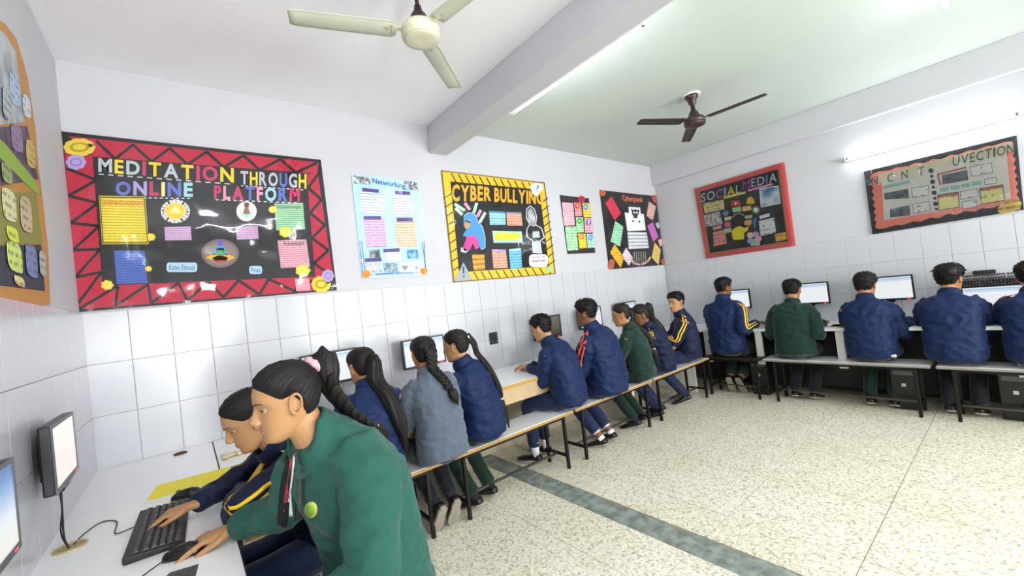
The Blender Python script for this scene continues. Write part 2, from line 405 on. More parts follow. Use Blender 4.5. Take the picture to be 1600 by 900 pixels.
bench(-2.84, -1.5, 5.66, .30, 'white topped bench by the right wall under the boy in green blazer', 'y', edge=M_GEDGE)
bench(-4.2, -2.88, 5.66, .30, 'white topped bench cut by the right edge of the picture', 'y', edge=M_GEDGE)
bench(-2.75, -1.42, .93, .34, 'white topped bench under the girl in the green blazer nearest the camera', 'y')
# ------------------------------------------------------------------ wall charts
FILM = film_mat()
class Chart:
    """a wall chart: a sheet with papers, letters and drawings stuck on, under a clear plastic film. Coordinates are read
    on the chart's own plane: (x, y) pairs are turned into points of the wall."""
    def __init__(s, name, label, sheet, smat, wall='back', scale=.25, off=(0, 0), film=True, cat='poster', wob=.004):
        s.wall, s.k, s.off = wall, scale, off
        s.n = {'back': V(0, -1, 0), 'right': V(-1, 0, 0), 'left': V(1, 0, 0)}[wall]
        p = [s.pt(q) for q in sheet]; lo = np.min(p, 0); hi = np.max(p, 0); c = (lo+hi)/2
        s.root = empty(name, (c[0], c[1], lo[2])); tag(s.root, label, cat)
        s.sheet = sheet; s.part('sheet', sheet, smat, .004, .003)
        if film: s.film(wob)
    def pt(s, q, d=0):
        x, y = s.off[0]+q[0]*s.k, s.off[1]+q[1]*s.k
        p = on_back(x, y, 0) if s.wall == 'back' else on_side(x, y, ROOM_X if s.wall == 'right' else 0)
        if s.wall == 'back': p[0] = min(p[0], ROOM_X-.012)
        return p+s.n*d
    def film(s, amp):
        c = [s.pt(q) for q in s.sheet]
        if len(c) != 4: return
        nx, ny = 56, 36; vs = []
        for j in range(ny+1):
            for i in range(nx+1):
                u, v = i/nx, j/ny
                p = (c[0]*(1-u)+c[1]*u)*(1-v)+(c[3]*(1-u)+c[2]*u)*v
                e = min(u, 1-u, v, 1-v)
                h = amp*(noise.noise(Vector(p*7))+.9*abs(noise.noise(Vector(p*16)))+(1.2 if e < .06 else .25)*noise.noise(Vector(p*34)))
                vs.append(p+s.n*(.0215+h))
        MB().add(vs, [(j*(nx+1)+i, j*(nx+1)+i+1, (j+1)*(nx+1)+i+1, (j+1)*(nx+1)+i) for j in range(ny) for i in range(nx)]).facing(s.n).build('plastic_film', FILM, s.root, smooth=True)
    def part(s, name, poly, m, d, h=.0012, parent=None):
        if len(poly) == 2:                                   # rectangle corners x0,y0 / x1,y1
            (a, b), (c, e) = poly; poly = [(a, b), (c, b), (c, e), (a, e)]
        return MB().prism([s.pt(q, d) for q in poly], s.n, h).build(name, m, parent or s.root)
    def disc(s, name, c, rx, ry, m, d, n=24, h=.0012):
        return s.part(name, [(c[0]+rx*math.cos(a), c[1]+ry*math.sin(a)) for a in np.linspace(0, 2*math.pi, n, endpoint=False)], m, d, h)
    def strip(s, name, a, b, wd, m, d, parent=None, h=.001):
        a, b = V(*a), V(*b); t = unit(b-a); n = V(-t[1], t[0])*wd/2
        return s.part(name, [a+n, b+n, b-n, a-n], m, d, h, parent)
    def line(s, name, pts, wd, m, d, parent=None, closed=False):
        """a drawn outline, one part"""
        g = MB(); P = [V(*p) for p in pts]; P += [P[0]] if closed else []
        for a, b in zip(P[:-1], P[1:]):
            t = unit(b-a); n = V(-t[1], t[0])*wd/2; e = t*wd*.3
            g.prism([s.pt(q, d) for q in (a+n-e, b+n+e, b-n+e, a-n-e)], s.n, .001)
        return g.build(name, m, parent or s.root)
    def text(s, name, txt, quad, m, d, bold=.0, parent=None, h=.0015):
        """quad: top-left, top-right, bottom-right, bottom-left"""
        v, f, _ = text_mesh(txt, bold); q = [V(*p) for p in quad]; P = []
        for (u, w_) in v:
            P.append((q[3]*(1-u)+q[2]*u)*(1-w_)+(q[0]*(1-u)+q[1]*u)*w_)
        n = len(P); vs = [s.pt(p, d) for p in P]+[s.pt(p, d+h) for p in P]
        ed = {}
        for t in f:
            for i in range(len(t)):
                a, b = t[i], t[(i+1) % len(t)]; ed[(a, b)] = 1
        fs = [tuple(n+i for i in t) for t in f]
        fs += [(a, b, n+b, n+a) for (a, b) in ed if (b, a) not in ed]
        return MB().add(vs, fs).build(name, m, parent or s.root)
    def title(s, txt, a, b, mats, d=.009, bold=.05, gap=.18):
        """separate cut-out letters between end a and end b; a, b = (x, top, bottom)"""
        ws = [text_mesh(c, bold)[2] if c != ' ' else .5 for c in txt]
        ws = [max(w_, .25) for w_ in ws]; tot = sum(ws)+gap*(len(txt)-1); x = 0; k = 0
        for c, w_ in zip(txt, ws):
            u0, u1 = x/tot, (x+w_)/tot; x += w_+gap
            if c == ' ': continue
            L = lambda u, i: a[i]+(b[i]-a[i])*u
            jit = tj.uniform(-.02, .02)*(a[2]-a[1])
            s.text('letter', c, [(L(u0, 0), L(u0, 1)+jit), (L(u1, 0), L(u1, 1)+jit), (L(u1, 0), L(u1, 2)+jit), (L(u0, 0), L(u0, 2)+jit)], mats[k % len(mats)], d, bold); k += 1
    def flower(s, c, r, m, m2, d=.009, petals=9, ry=1.0):
        g = MB(); h = .003
        for k in range(petals):
            a = 2*math.pi*k/petals; cx, cy = c[0]+r*.62*math.cos(a), c[1]+r*ry*.62*math.sin(a)
            g.prism([s.pt((cx+r*.4*math.cos(t), cy+r*ry*.4*math.sin(t)), d+.0006*(k % 3)) for t in np.linspace(0, 2*math.pi, 12, endpoint=False)], s.n, h)
        o = g.build('paper_flower', m, s.root)
        for k in range(2):
            s.disc('flower_ring', c, r*(.62-.2*k), r*ry*(.55-.2*k), (m2, m)[k], d+.0045+.001*k, 14)
        return o
def cm(hexc, rough=.55, **k): return mat('card_'+hexc.strip('#'), hexc, rough, spec=.3, **k)
BLK, RED, YEL = cm('#17171a', .5), cm('#c01f3f'), cm('#f4d92e')
GRY, BLU, CRI, PNK, CYA, LIL, WHT = cm('#c3cdd2'), cm('#6477c9'), cm('#d2336a'), cm('#f0a3c0'), cm('#a9dbe6'), cm('#b9a6dc'), cm('#f3f3f3')
PYE, ORG, GRN, INK, MINT = cm('#efe79a'), cm('#e8963a'), cm('#9fd3a4'), cm('#2b2b33'), cm('#bfe6c8')

# --- meditation chart
c = Chart('classroom_poster', 'large black and crimson zigzag poster titled MEDITATION THROUGH ONLINE PLATFORM', [(36, 45), (1220, 175), (1292, 765), (120, 865)], BLK, scale=.3446, off=(80, 190))
for q in ([(80, 68), (1212, 187), (1205, 238), (190, 160)], [(60, 120), (188, 150), (232, 745), (112, 820)], [(1158, 240), (1208, 236), (1276, 700), (1196, 705)], [(112, 822), (232, 745), (1196, 703), (1278, 760), (124, 852)]):
    c.part('red_border', q, RED, .0071)
def zig(a0, a1, b0, b1, n, wd=13):
    a0, a1, b0, b1 = map(lambda p: V(*p), (a0, a1, b0, b1))
    for k in range(n):
        u, v = k/n, (k+1)/n
        P, Q = a0+(a1-a0)*u, b0+(b1-b0)*u; P2, Q2 = a0+(a1-a0)*v, b0+(b1-b0)*v
        mid = (Q+Q2)/2
        c.strip('zigzag_strip', P, mid, wd, BLK, .0084); c.strip('zigzag_strip', mid, P2, wd, BLK, .0084)
zig((205, 90), (1205, 188), (210, 165), (1190, 240), 5.0 and 6); zig((70, 215), (120, 830), (205, 215), (232, 735), 5)
zig((128, 850), (1270, 758), (235, 748), (1190, 705), 7); zig((1208, 240), (1272, 700), (1160, 245), (1194, 700), 4)
c.line('dashed_edge', [(40, 50), (628, 114), (1218, 178), (1290, 762)], 7, BLK, .0084)
c.title('MEDITATION', (215, 168, 230), (828, 214, 280), [GRY, YEL, GRY, CRI, YEL, GRY, YEL, CRI, CRI, YEL], bold=.03)
c.title('THROUGH', (858, 226, 286), (1156, 240, 306), [GRY, YEL, GRY, GRY, BLU, GRY, YEL], bold=.03)
c.title('ONLINE', (293, 272, 335), (642, 278, 342), [BLU, LIL, CRI, PYE, BLU, CYA], bold=.04)
c.title('PLATFORM', (738, 290, 352), (1126, 304, 366), [CRI, PNK, CRI, BLU, PNK, CYA, BLU, CRI], bold=.04)
for a, b in (((215, 240), (830, 286)), ((860, 292), (1150, 312)), ((295, 346), (640, 350)), ((745, 356), (1125, 370))):
    for k in range(14):
        u, v = k/14, (k+.55)/14; A, B = V(*a), V(*b); c.strip('stitch_mark', A+(B-A)*u, A+(B-A)*v, 4, WHT, .0088)
c.part('yellow_note', [(217, 338), (427, 340), (443, 557), (232, 558)], written('note_yellow', '#f3de45', '#8a7a20', .017, .62), .009)
c.line('dashed_border', [(222, 344), (422, 346), (438, 551), (237, 552)], 4, INK, .0104, closed=True)
c.text('heading', 'Introduction', [(232, 355), (415, 357), (417, 382), (234, 380)], cm('#d8741e'), .0106, .01)
c.part('blue_note', [(285, 585), (425, 585), (437, 732), (298, 737)], written('note_blue', '#5472c4', '#26356e', .016, .6), .009)
c.part('lilac_note', [(513, 480), (632, 476), (637, 538), (517, 541)], written('note_lilac', '#d9b2d6', '#7c5584', .013, .6), .009)
c.part('lilac_note', [(836, 478), (935, 475), (940, 532), (842, 536)], written('note_lilac', '#d9b2d6', '#7c5584', .013, .6), .009)
c.part('green_note', [(1010, 373), (1140, 370), (1150, 490), (1020, 494)], written('note_green', '#a8d8ae', '#3f6a55', .016, .6), .0095)
c.text('heading', 'Disadvantages', [(1022, 382), (1130, 379), (1132, 398), (1024, 401)], INK, .0108)
c.part('pink_note', [(1025, 540), (1155, 535), (1172, 658), (1040, 665)], written('note_pink', '#e8b3c0', '#8a4d5e', .016, .6), .0095)
c.text('heading', 'Advantages', [(1050, 546), (1145, 542), (1147, 564), (1052, 568)], INK, .0108)
c.part('pink_note', [(1103, 713), (1168, 710), (1175, 765), (1110, 768)], written('note_pink2', '#efa9b6', '#8a4d5e', .014, .5), .0095)
def pill(c, x0, y0, x1, y1, m, d=.009, name='name_strip'):
    r = min(x1-x0, y1-y0)*.3; P = []
    for cx, cy, a0 in ((x1-r, y1-r, 0), (x0+r, y1-r, 90), (x0+r, y0+r, 180), (x1-r, y0+r, 270)):
        for a in (0, 30, 60, 90): P.append((cx+r*math.cos(math.radians(a+a0)), cy+r*math.sin(math.radians(a+a0))))
    return c.part(name, P, m, d)
pill(c, 523, 640, 662, 683, cm('#bcdcec')); c.text('lettering', 'Kates Ebhads', [(535, 650), (652, 650), (652, 674), (535, 674)], cm('#3d5c8c'), .0105)
pill(c, 897, 655, 955, 692, cm('#bcdcec')); c.text('lettering', 'Pinas', [(905, 663), (947, 663), (947, 684), (905, 684)], cm('#3d5c8c'), .0105)
c.disc('round_badge', (563, 408), 66, 54, WHT, .009); c.disc('badge_ring', (563, 408), 45, 37, YEL, .0103)
c.disc('badge_ring', (563, 408), 43, 35, cm('#f0c92a'), .0116); c.part('lotus_figure', [(535, 415), (563, 380), (590, 415), (575, 418), (550, 418)], PYE, .0129)
for k, ch in enumerate('MEDITATIONMEDITATION'):
    a = math.pi*1.02+2*math.pi*k/20; x, y = 563+55*math.cos(a), 408+46*math.sin(a); t = V(-math.sin(a), math.cos(a)*.85)*5; n = V(math.cos(a), math.sin(a))*8
    c.text('lettering', ch, [(x-t[0]+n[0], y-t[1]+n[1]), (x+t[0]+n[0], y+t[1]+n[1]), (x+t[0]-n[0], y+t[1]-n[1]), (x-t[0]-n[0], y-t[1]-n[1])], INK, .0103, .01)
c.disc('round_badge', (885, 408), 46, 45, WHT, .009)
for dx, a, m_ in ((-22, -.9, MINT), (22, .9, MINT), (0, 0, GRN)):
    c.part('lotus_petal', [(885, 440), (885+dx-12, 420), (885+dx*1.3, 395+abs(dx)*.5), (885+dx+12, 420)], m_, .0103+.0002*abs(a))
c.part('figure', [(868, 420), (876, 395), (872, 372), (885, 366), (898, 372), (894, 395), (902, 420)], cm('#8c5a3a'), .0118); c.disc('figure_head', (885, 381), 7, 8, cm('#4a2d1c'), .0131, 10)
c.disc('oval_picture', (766, 598), 85, 65, cm('#7d6a68'), .009)
c.disc('halo', (766, 598), 72, 54, cm('#93807a'), .0103)
for poly, m_ in (([(700, 618), (740, 600), (766, 612), (792, 600), (838, 618), (800, 630), (735, 630)], cm('#e7b63c')), ([(730, 618), (766, 606), (802, 618), (788, 640), (745, 640)], cm('#c9432d')),
                 ([(748, 606), (750, 575), (782, 575), (786, 606)], cm('#4fae6a')), ([(742, 580), (752, 566), (780, 566), (790, 580), (800, 606), (790, 606), (778, 585), (754, 585), (742, 606), (732, 606)], cm('#53a7d8'))):
    c.part('meditating_figure', poly, m_, .0118)
c.disc('figure_head', (765, 553), 13, 15, cm('#6a62c8'), .0125, 14)
c.flower((130, 120), 72, cm('#e3cf4a'), cm('#b99a1e'), .010, 10, .56); c.flower((115, 188), 46, LIL, cm('#8f7fb6'), .012, 8, .75); c.flower((1222, 738), 44, cm('#e8d03a'), cm('#b99a1e'), .010, 10, .85)
c.flower((1252, 700), 28, LIL, cm('#8f7fb6'), .012, 8)
for x, y, r in ((255, 742, 28), (452, 525, 22), (442, 668, 16), (1062, 502, 30), (1004, 400, 20), (1140, 676, 34)):
    c.flower((x, y), r, YEL, PYE, .0078, 7, .8)

# --- networking chart
c = Chart('classroom_poster', 'pale blue poster titled Networking with white and pink notes', [(80, 97), (525, 145), (590, 768), (152, 793)], cm('#b9dcec'), scale=.23333, off=(530, 250))
c.text('heading', 'Networking', [(218, 122), (440, 160), (442, 206), (222, 168)], cm('#2d62a8'), .009, .012)
def headed_note(c, quad, m, head=None, hm=None):  # flat note sheet with an optional coloured header strip
    c.part('note', quad, m, .009)
    if head: c.part('header_strip', head, hm or cm('#5d4a8c'), .0104)
W1 = written('note_white', '#e9eef4', '#6a6f86', .024, .6)
c.part('picture', [(92, 105), (205, 118), (208, 168), (98, 160)], marbled('print_city', '#dfe4e6', '#4b5158', 40), .009)
c.part('picture', [(430, 138), (520, 150), (528, 208), (440, 200)], marbled('print_globe', '#2b2e34', '#c8d0d6', 36), .009)
headed_note(c, [(135, 215), (300, 232), (308, 365), (150, 362)], W1, [(150, 188), (262, 200), (262, 222), (152, 212)])
headed_note(c, [(345, 240), (490, 252), (500, 375), (360, 372)], W1, [(370, 208), (470, 214), (474, 236), (374, 232)])
headed_note(c, [(160, 382), (300, 390), (318, 582), (178, 588)], written('note_pink3', '#e3c0e4', '#8d6ea0', .024, .6), [(160, 378), (276, 378), (278, 402), (162, 402)])
headed_note(c, [(368, 408), (505, 412), (520, 582), (385, 588)], written('note_peach', '#f0d0b4', '#a07d62', .024, .6), [(380, 388), (490, 388), (492, 414), (384, 414)])
c.part('picture', [(195, 602), (270, 600), (275, 655), (205, 655)], marbled('print_hand', '#3d4650', '#a9b4bb', 30), .009)
headed_note(c, [(308, 618), (408, 612), (412, 672), (318, 678)], WHT, [(292, 598), (400, 592), (402, 616), (294, 620)])
c.part('picture', [(450, 602), (522, 600), (528, 660), (455, 662)], marbled('print_blue', '#2f78b8', '#8fc0e2', 30), .009)
c.part('header_strip', [(165, 660), (278, 655), (282, 680), (168, 684)], cm('#5d4a8c'), .0104)
c.part('picture', [(170, 690), (275, 682), (280, 750), (180, 758)], marbled('print_grid', '#f0f0f4', '#8d97b4', 60), .009)
c.part('picture', [(290, 692), (385, 688), (390, 750), (300, 754)], marbled('print_cables', '#4f6f86', '#a8bccb', 40), .009)
c.part('picture', [(402, 690), (465, 686), (470, 748), (408, 752)], WHT, .009)
for k, r in enumerate((9, 18, 27)):
    c.line('wireless_mark', [(436+r*math.cos(a), 738+r*math.sin(a)) for a in np.linspace(-2.4, -.75, 8)], 5, INK, .0104)
c.disc('wireless_dot', (436, 738), 4, 4, INK, .0104, 8)
c.part('picture', [(475, 682), (552, 680), (556, 742), (482, 744)], WHT, .009)
for k in range(7):
    a = math.pi+math.pi*k/6; c.strip('ray_mark', (516, 728), (516+30*math.cos(a), 728+36*math.sin(a)), 4, cm('#9fb0bd'), .0104)
for x in (0, 14): c.line('blue_line', [(135+x, 545), (156+x, 772), (580-x*.4, 752-x), (552+x, 548)], 4, cm('#2d5ea6'), .009)
c.flower((178, 765), 28, cm('#f0a02c'), cm('#e0801c'), .0105, 7); c.flower((562, 744), 26, cm('#f0a02c'), cm('#e0801c'), .0105, 7)

# --- cyber bullying chart
c = Chart('classroom_poster', 'yellow bordered black poster titled CYBER BULLYING with a crouching hooded figure', [(684, 74), (1370, 155), (1443, 762), (766, 818)], cm('#e9c62c'), scale=.23333, off=(530, 250))
c.part('black_field', [(742, 145), (1338, 200), (1402, 712), (800, 752)], BLK, .0071)
def frame_dashes(P, Q, n, dx, dy):
    P, Q = V(*P), V(*Q)
    for k in range(1, n):
        a = P+(Q-P)*k/n; c.strip('stripe', a, a+V(dx, dy), 7, INK, .0084)
frame_dashes((700, 85), (1360, 165), 14, 34, 62); frame_dashes((800, 756), (1436, 716), 13, 30, 50)
frame_dashes((690, 200), (768, 800), 10, 62, -42); frame_dashes((1340, 240), (1400, 760), 10, 48, -36)
c.line('brown_edge', [(684, 74), (1370, 155), (1443, 762), (766, 818)], 8, cm('#8a6a2a'), .0084, closed=True)
YT = cm('#f2b52e')
c.title('CYBER', (752, 164, 282), (1015, 184, 276), [YT], bold=.035, gap=.12); c.title('BULLYING', (1035, 188, 282), (1362, 212, 298), [YT], bold=.035, gap=.12)
for a, b, m_ in (((770, 296), (838, 340), MINT), ((775, 322), (822, 368), MINT), ((838, 290), (872, 334), PNK), ((918, 288), (898, 356), MINT), ((945, 336), (922, 380), PNK), ((975, 352), (938, 420), MINT)):
    c.strip('paper_strip', a, b, 20, m_, .0085)
c.part('hooded_coat', [(830, 380), (850, 358), (885, 356), (912, 375), (922, 410), (955, 450), (972, 520), (972, 590), (945, 600), (925, 560), (900, 515), (860, 520), (825, 508), (838, 480), (850, 470), (828, 440)], cm('#4f9ad0'), .009, .003)
c.part('face', [(838, 412), (868, 420), (872, 445), (855, 462), (836, 455)], cm('#e0a04c'), .0125); c.part('fringe', [(834, 412), (850, 402), (876, 420), (866, 424)], INK, .0138)
c.part('legs', [(850, 515), (900, 505), (925, 540), (932, 590), (908, 600), (890, 560), (870, 605), (830, 610), (826, 585)], cm('#e0479c'), .0125)
c.part('shoe', [(812, 585), (836, 592), (862, 612), (838, 625), (808, 614)], GRY, .0125)
c.line('outline', [(830, 380), (850, 358), (885, 356), (912, 375), (922, 410), (955, 450), (972, 520), (972, 590), (945, 600)], 4, cm('#bfe0f2'), .0125)
for quad, m_, head in (([(1000, 342), (1108, 348), (1112, 436), (1006, 436)], written('note_sky', '#a5d6e2', '#45788c', .03, .55), cm('#3f8fb0')), ([(1115, 350), (1215, 352), (1224, 440), (1122, 440)], written('note_salmon', '#eeb096', '#95583f', .03, .55), cm('#8090c0')),
                       ([(1018, 598), (1112, 602), (1126, 722), (1030, 726)], written('note_salmon', '#eeb096', '#95583f', .03, .55), LIL), ([(1132, 598), (1212, 592), (1222, 726), (1144, 732)], written('note_sky2', '#79c4de', '#2f6c86', .03, .55), CYA)):
    c.part('note', quad, m_, .009); q = [V(*p) for p in quad]; c.part('note_header', [q[0], q[1], q[1]+(q[2]-q[1])*.12, q[0]+(q[3]-q[0])*.12], head, .0104)
c.part('banner', [(1022, 476), (1218, 480), (1226, 554), (1030, 556)], CYA, .009); c.part('banner_paper', [(1034, 486), (1210, 490), (1214, 538), (1040, 540)], written('note_banner', '#f2dc36', '#8a7a20', .04, .4), .0104)
c.part('note', [(886, 634), (968, 632), (974, 736), (896, 740)], written('note_orange', '#f0ae38', '#4a3208', .05, .62), .009)
pill(c, 1268, 632, 1394, 716, cm('#e9dde2'), name='speech_card'); c.part('lettering', [(1282, 650), (1372, 644), (1384, 700), (1290, 704)], written('note_speech', '#e9dde2', '#5a4a55', .05, .6), .0103)
gr = marbled('chalk_figure', '#8d9196', '#c6cacd', 16)
c.line('chalk_outline', [(1272, 430), (1250, 390), (1252, 330), (1275, 308), (1302, 330), (1318, 380), (1312, 430), (1300, 445)], 5, WHT, .009)
c.part('head_shape', [(1276, 440), (1258, 390), (1262, 335), (1280, 322), (1298, 345), (1310, 385), (1306, 425), (1292, 446)], gr, .0082)
c.line('chalk_outline', [(1272, 430), (1252, 470), (1254, 515), (1290, 540), (1296, 620), (1352, 625), (1340, 545), (1370, 520), (1352, 460), (1312, 435)], 5, WHT, .009)
c.part('laptop', [(1290, 480), (1335, 478), (1340, 520), (1292, 522)], GRY, .009); c.part('legs', [(1294, 545), (1338, 545), (1350, 620), (1298, 622)], GRY, .009)
c.part('warning_triangle', [(828, 686), (888, 800), (768, 815)], cm('#a9b2ba'), .0095, .002); c.strip('exclamation_bar', (827, 715), (829, 762), 9, INK, .0118); c.disc('exclamation_dot', (830, 780), 6, 6, INK, .0118, 10)
c.part('question_cloud', [(1275, 170), (1310, 155), (1350, 160), (1365, 195), (1340, 215), (1320, 245), (1290, 230), (1280, 200)], WHT, .0115)
c.text('question_mark', '?', [(1310, 168), (1335, 170), (1338, 215), (1313, 213)], cm('#7a7a80'), .0128)
c.part('green_corner', [(1380, 730), (1418, 705), (1426, 742), (1388, 760)], GRN, .0095)

# --- small app chart
c = Chart('classroom_poster', 'narrow poster of pink, green and yellow cards with app icons', [(57, 300), (238, 320), (278, 660), (105, 668)], cm('#3a2a2c'), scale=.25, off=(860, 230))
WN = lambda n, a, b, p=.035: written('app_'+n, a, b, p, .5)
for quad, m_ in (([(68, 345), (138, 350), (150, 490), (82, 492)], WN('pink', '#eac0cc', '#9a6a78')), ([(145, 345), (185, 348), (195, 430), (152, 432)], WN('pink2', '#f0a8b0', '#9a5a68')), ([(195, 348), (240, 352), (250, 438), (205, 440)], WN('yel', '#f2d83c', '#907f1a')),
                 ([(155, 438), (200, 440), (208, 532), (162, 534)], WN('grn', '#b4e0b0', '#5d8a5c')), ([(208, 444), (254, 446), (264, 534), (214, 536)], WN('rose', '#edb8c8', '#8a5a70')), ([(88, 498), (158, 496), (170, 644), (104, 648)], WN('mint', '#b6e4b8', '#5d8a5c')),
                 ([(168, 540), (215, 540), (226, 630), (178, 634)], WN('yel', '#f2d83c', '#907f1a')), ([(222, 542), (262, 542), (274, 628), (230, 632)], WN('aqua', '#bce4d8', '#5d8a80'))):
    c.part('card', quad, m_, .009)
for (x, y), m_ in (((165, 366), cm('#e2452e')), ((216, 375), cm('#3a9ad8')), ((178, 462), cm('#46b04c')), ((234, 472), cm('#3b5c9c')), ((193, 560), cm('#ee8a2e')), ((246, 566), cm('#4aa8e0'))):
    c.disc('app_icon', (x, y), 15, 19, m_, .0104, 16); c.part('icon_mark', [(x-5, y-8), (x+7, y), (x-5, y+8)], WHT, .0117)
c.text('icon_letter', 'f', [(228, 456), (242, 456), (242, 488), (228, 488)], WHT, .0125, .02); c.flower((190, 326), 22, cm('#c8344a'), cm('#8c1f30'), .0095, 7)

# --- cards chart by the corner
c = Chart('classroom_poster', 'black poster near the corner with a skull playing card and tilted coloured cards', [(306, 268), (668, 308), (720, 736), (365, 765)], cm('#2c2c2e'), scale=.25, off=(860, 230))
c.text('heading', 'Cyberpunk', [(442, 300), (575, 312), (578, 355), (448, 345)], cm('#e87a5c'), .009, .03)
for quad, m_ in (([(340, 350), (380, 310), (438, 415), (398, 458)], cm('#d8405c')), ([(372, 590), (402, 462), (452, 498), (432, 622)], WN('g2', '#b2e2c4', '#4f7f68')), ([(370, 660), (398, 606), (455, 690), (436, 755)], WN('y2', '#f0c23a', '#806818')),
                 ([(442, 680), (470, 628), (512, 692), (488, 742)], WN('w2', '#ebdde4', '#88707c')), ([(597, 430), (612, 340), (656, 372), (636, 458)], WN('p2', '#e9c2b6', '#8a6a60')), ([(602, 492), (636, 470), (672, 560), (640, 592)], cm('#cf6fc4')),
                 ([(630, 690), (648, 596), (686, 640), (672, 736)], WN('y3', '#f0d27a', '#806818')), ([(652, 480), (672, 468), (686, 500), (668, 512)], GRY), ([(668, 580), (690, 574), (700, 612), (682, 622)], cm('#e9c2b6'))):
    c.part('card', quad, m_, .009)
c.part('speech_page', [(460, 410), (580, 418), (592, 520), (478, 526)], WHT, .009); c.part('speech_page', [(478, 530), (598, 532), (612, 632), (486, 638)], written('page_w', '#e6e8ea', '#55585e', .05, .65), .009)
c.part('playing_card', [(484, 374), (556, 378), (568, 485), (492, 488)], WHT, .0104)
c.disc('skull', (526, 412), 22, 22, INK, .0117, 18); c.part('skull_jaw', [(514, 428), (540, 430), (538, 446), (516, 445)], INK, .0117)
for x in (518, 535): c.disc('eye_hole', (x, 410), 6, 7, WHT, .013, 10)
for x, y in ((505, 394), (546, 398), (512, 462), (552, 466)): c.part('pip', [(x, y-9), (x+7, y+3), (x, y+8), (x-7, y+3)], INK, .0117)
for k in range(6): c.strip('sketch_strip', (520+14*k, 652), (522+14*k, 720), 8, marbled('sketch_grey', '#5a5a5c', '#a7a09c', 50), .009)
c.line('sketch_base', [(500, 700), (520, 728), (560, 735), (600, 720), (620, 690)], 12, cm('#d8b6a8'), .0104)
for x, y in ((322, 288), (655, 330), (375, 745), (706, 715), (648, 318), (380, 720)): c.flower((x, y), 20, cm('#d85a4c'), cm('#6a9a52'), .0095, 6)

# --- social media chart (right wall)
c = Chart('classroom_poster', 'black poster with coral red border titled SOCIAL MEDIA on the right wall', [(900, 262), (1464, 92), (1535, 618), (975, 700)], cm('#e0605c'), wall='right', scale=.25, off=(860, 230))
c.part('black_field', [(934, 280), (1424, 138), (1488, 590), (996, 664)], BLK, .0071)
c.line('green_edge', [(936, 284), (998, 662), (1486, 590), (1424, 140)], 6, cm('#7f8a3c'), .0084)
c.title('SOCIAL', (945, 290, 346), (1190, 232, 286), [GRY, GRY, cm('#b06ab0'), LIL, YEL, GRY], bold=.01); c.title('MEDIA', (1204, 212, 264), (1416, 158, 214), [cm('#b05aa8'), LIL, GRY, BLU, GRY], bold=.01)
c.strip('underline', (1085, 318), (1222, 282), 14, cm('#e5dc5a'), .0085); c.strip('underline', (1236, 272), (1392, 230), 12, PNK, .0085)
c.part('photo_print', [(1310, 262), (1425, 242), (1438, 350), (1320, 374)], marbled('print_sea', '#3d78b4', '#d8e4ea', 7), .009); c.line('photo_edge', [(1310, 262), (1425, 242), (1438, 350), (1320, 374)], 6, WHT, .0104, closed=True)
c.line('blue_frames', [(1278, 280), (1306, 274), (1308, 320), (1282, 326)], 5, cm('#3a4a9c'), .009, closed=True)
S = lambda n, a, b='#70604a': written('soc_'+n, a, b, .05, .5)
for quad, m_, nm in (([(956, 352), (1085, 326), (1090, 388), (966, 414)], S('cream', '#e6d6a0'), 'note'), ([(960, 425), (1060, 402), (1078, 480), (975, 498)], marbled('sketch_people', '#e4e4e4', '#8a8a8c', 30), 'drawing'), ([(1016, 500), (1070, 486), (1072, 508), (1020, 518)], cm('#eea6a0'), 'label_strip'),
                 ([(1018, 530), (1090, 514), (1104, 602), (1022, 620)], S('coral', '#ee9a94'), 'note'), ([(1304, 462), (1400, 440), (1412, 532), (1314, 556)], S('white', '#e2e8e8'), 'note'), ([(1308, 430), (1370, 412), (1374, 432), (1312, 450)], cm('#e2e8e8'), 'label_strip'),
                 ([(1404, 544), (1472, 530), (1478, 576), (1412, 590)], S('orange', '#eeb23a'), 'note'), ([(1138, 380), (1192, 370), (1196, 400), (1142, 408)], cm('#a6dcae'), 'label_strip'), ([(1200, 374), (1254, 364), (1258, 392), (1204, 402)], cm('#ecd08a'), 'label_strip'),
                 ([(1088, 440), (1132, 430), (1134, 452), (1092, 460)], cm('#d8e4b4'), 'label_strip'), ([(1088, 512), (1132, 504), (1134, 530), (1092, 538)], cm('#a6dcae'), 'label_strip'), ([(1208, 430), (1262, 422), (1264, 442), (1212, 450)], cm('#b6d0b0'), 'label_strip'), ([(1212, 460), (1258, 452), (1260, 482), (1216, 488)], cm('#ecb07a'), 'label_strip')):
    c.part(nm, quad, m_, .009)
pill(c, 1132, 334, 1190, 370, cm('#d8342e'), .009, 'app_icon'); c.part('icon_mark', [(1154, 342), (1172, 351), (1155, 362)], WHT, .0104)
c.part('app_icon', [(1228, 352), (1234, 318), (1254, 308), (1270, 318), (1280, 350), (1254, 356)], cm('#f2cf2c'), .009)
c.disc('app_icon', (1286, 392), 26, 25, cm('#5a8a6a'), .009); c.disc('icon_mark', (1286, 392), 15, 14, WHT, .0104, 16)
c.part('app_icon', [(1078, 412), (1092, 400), (1116, 398), (1112, 424), (1092, 434)], cm('#58a4e0'), .009)
pill(c, 1086, 462, 1132, 504, cm('#c2408c'), .009, 'app_icon'); c.disc('icon_mark', (1109, 483), 12, 11, cm('#f0b45c'), .0104, 14); c.disc('icon_mark', (1109, 483), 7, 6, cm('#c2408c'), .0117, 12)
c.text('icon_letter', 'f', [(1264, 444), (1292, 440), (1296, 500), (1268, 504)], cm('#3f7fd0'), .009, .03)
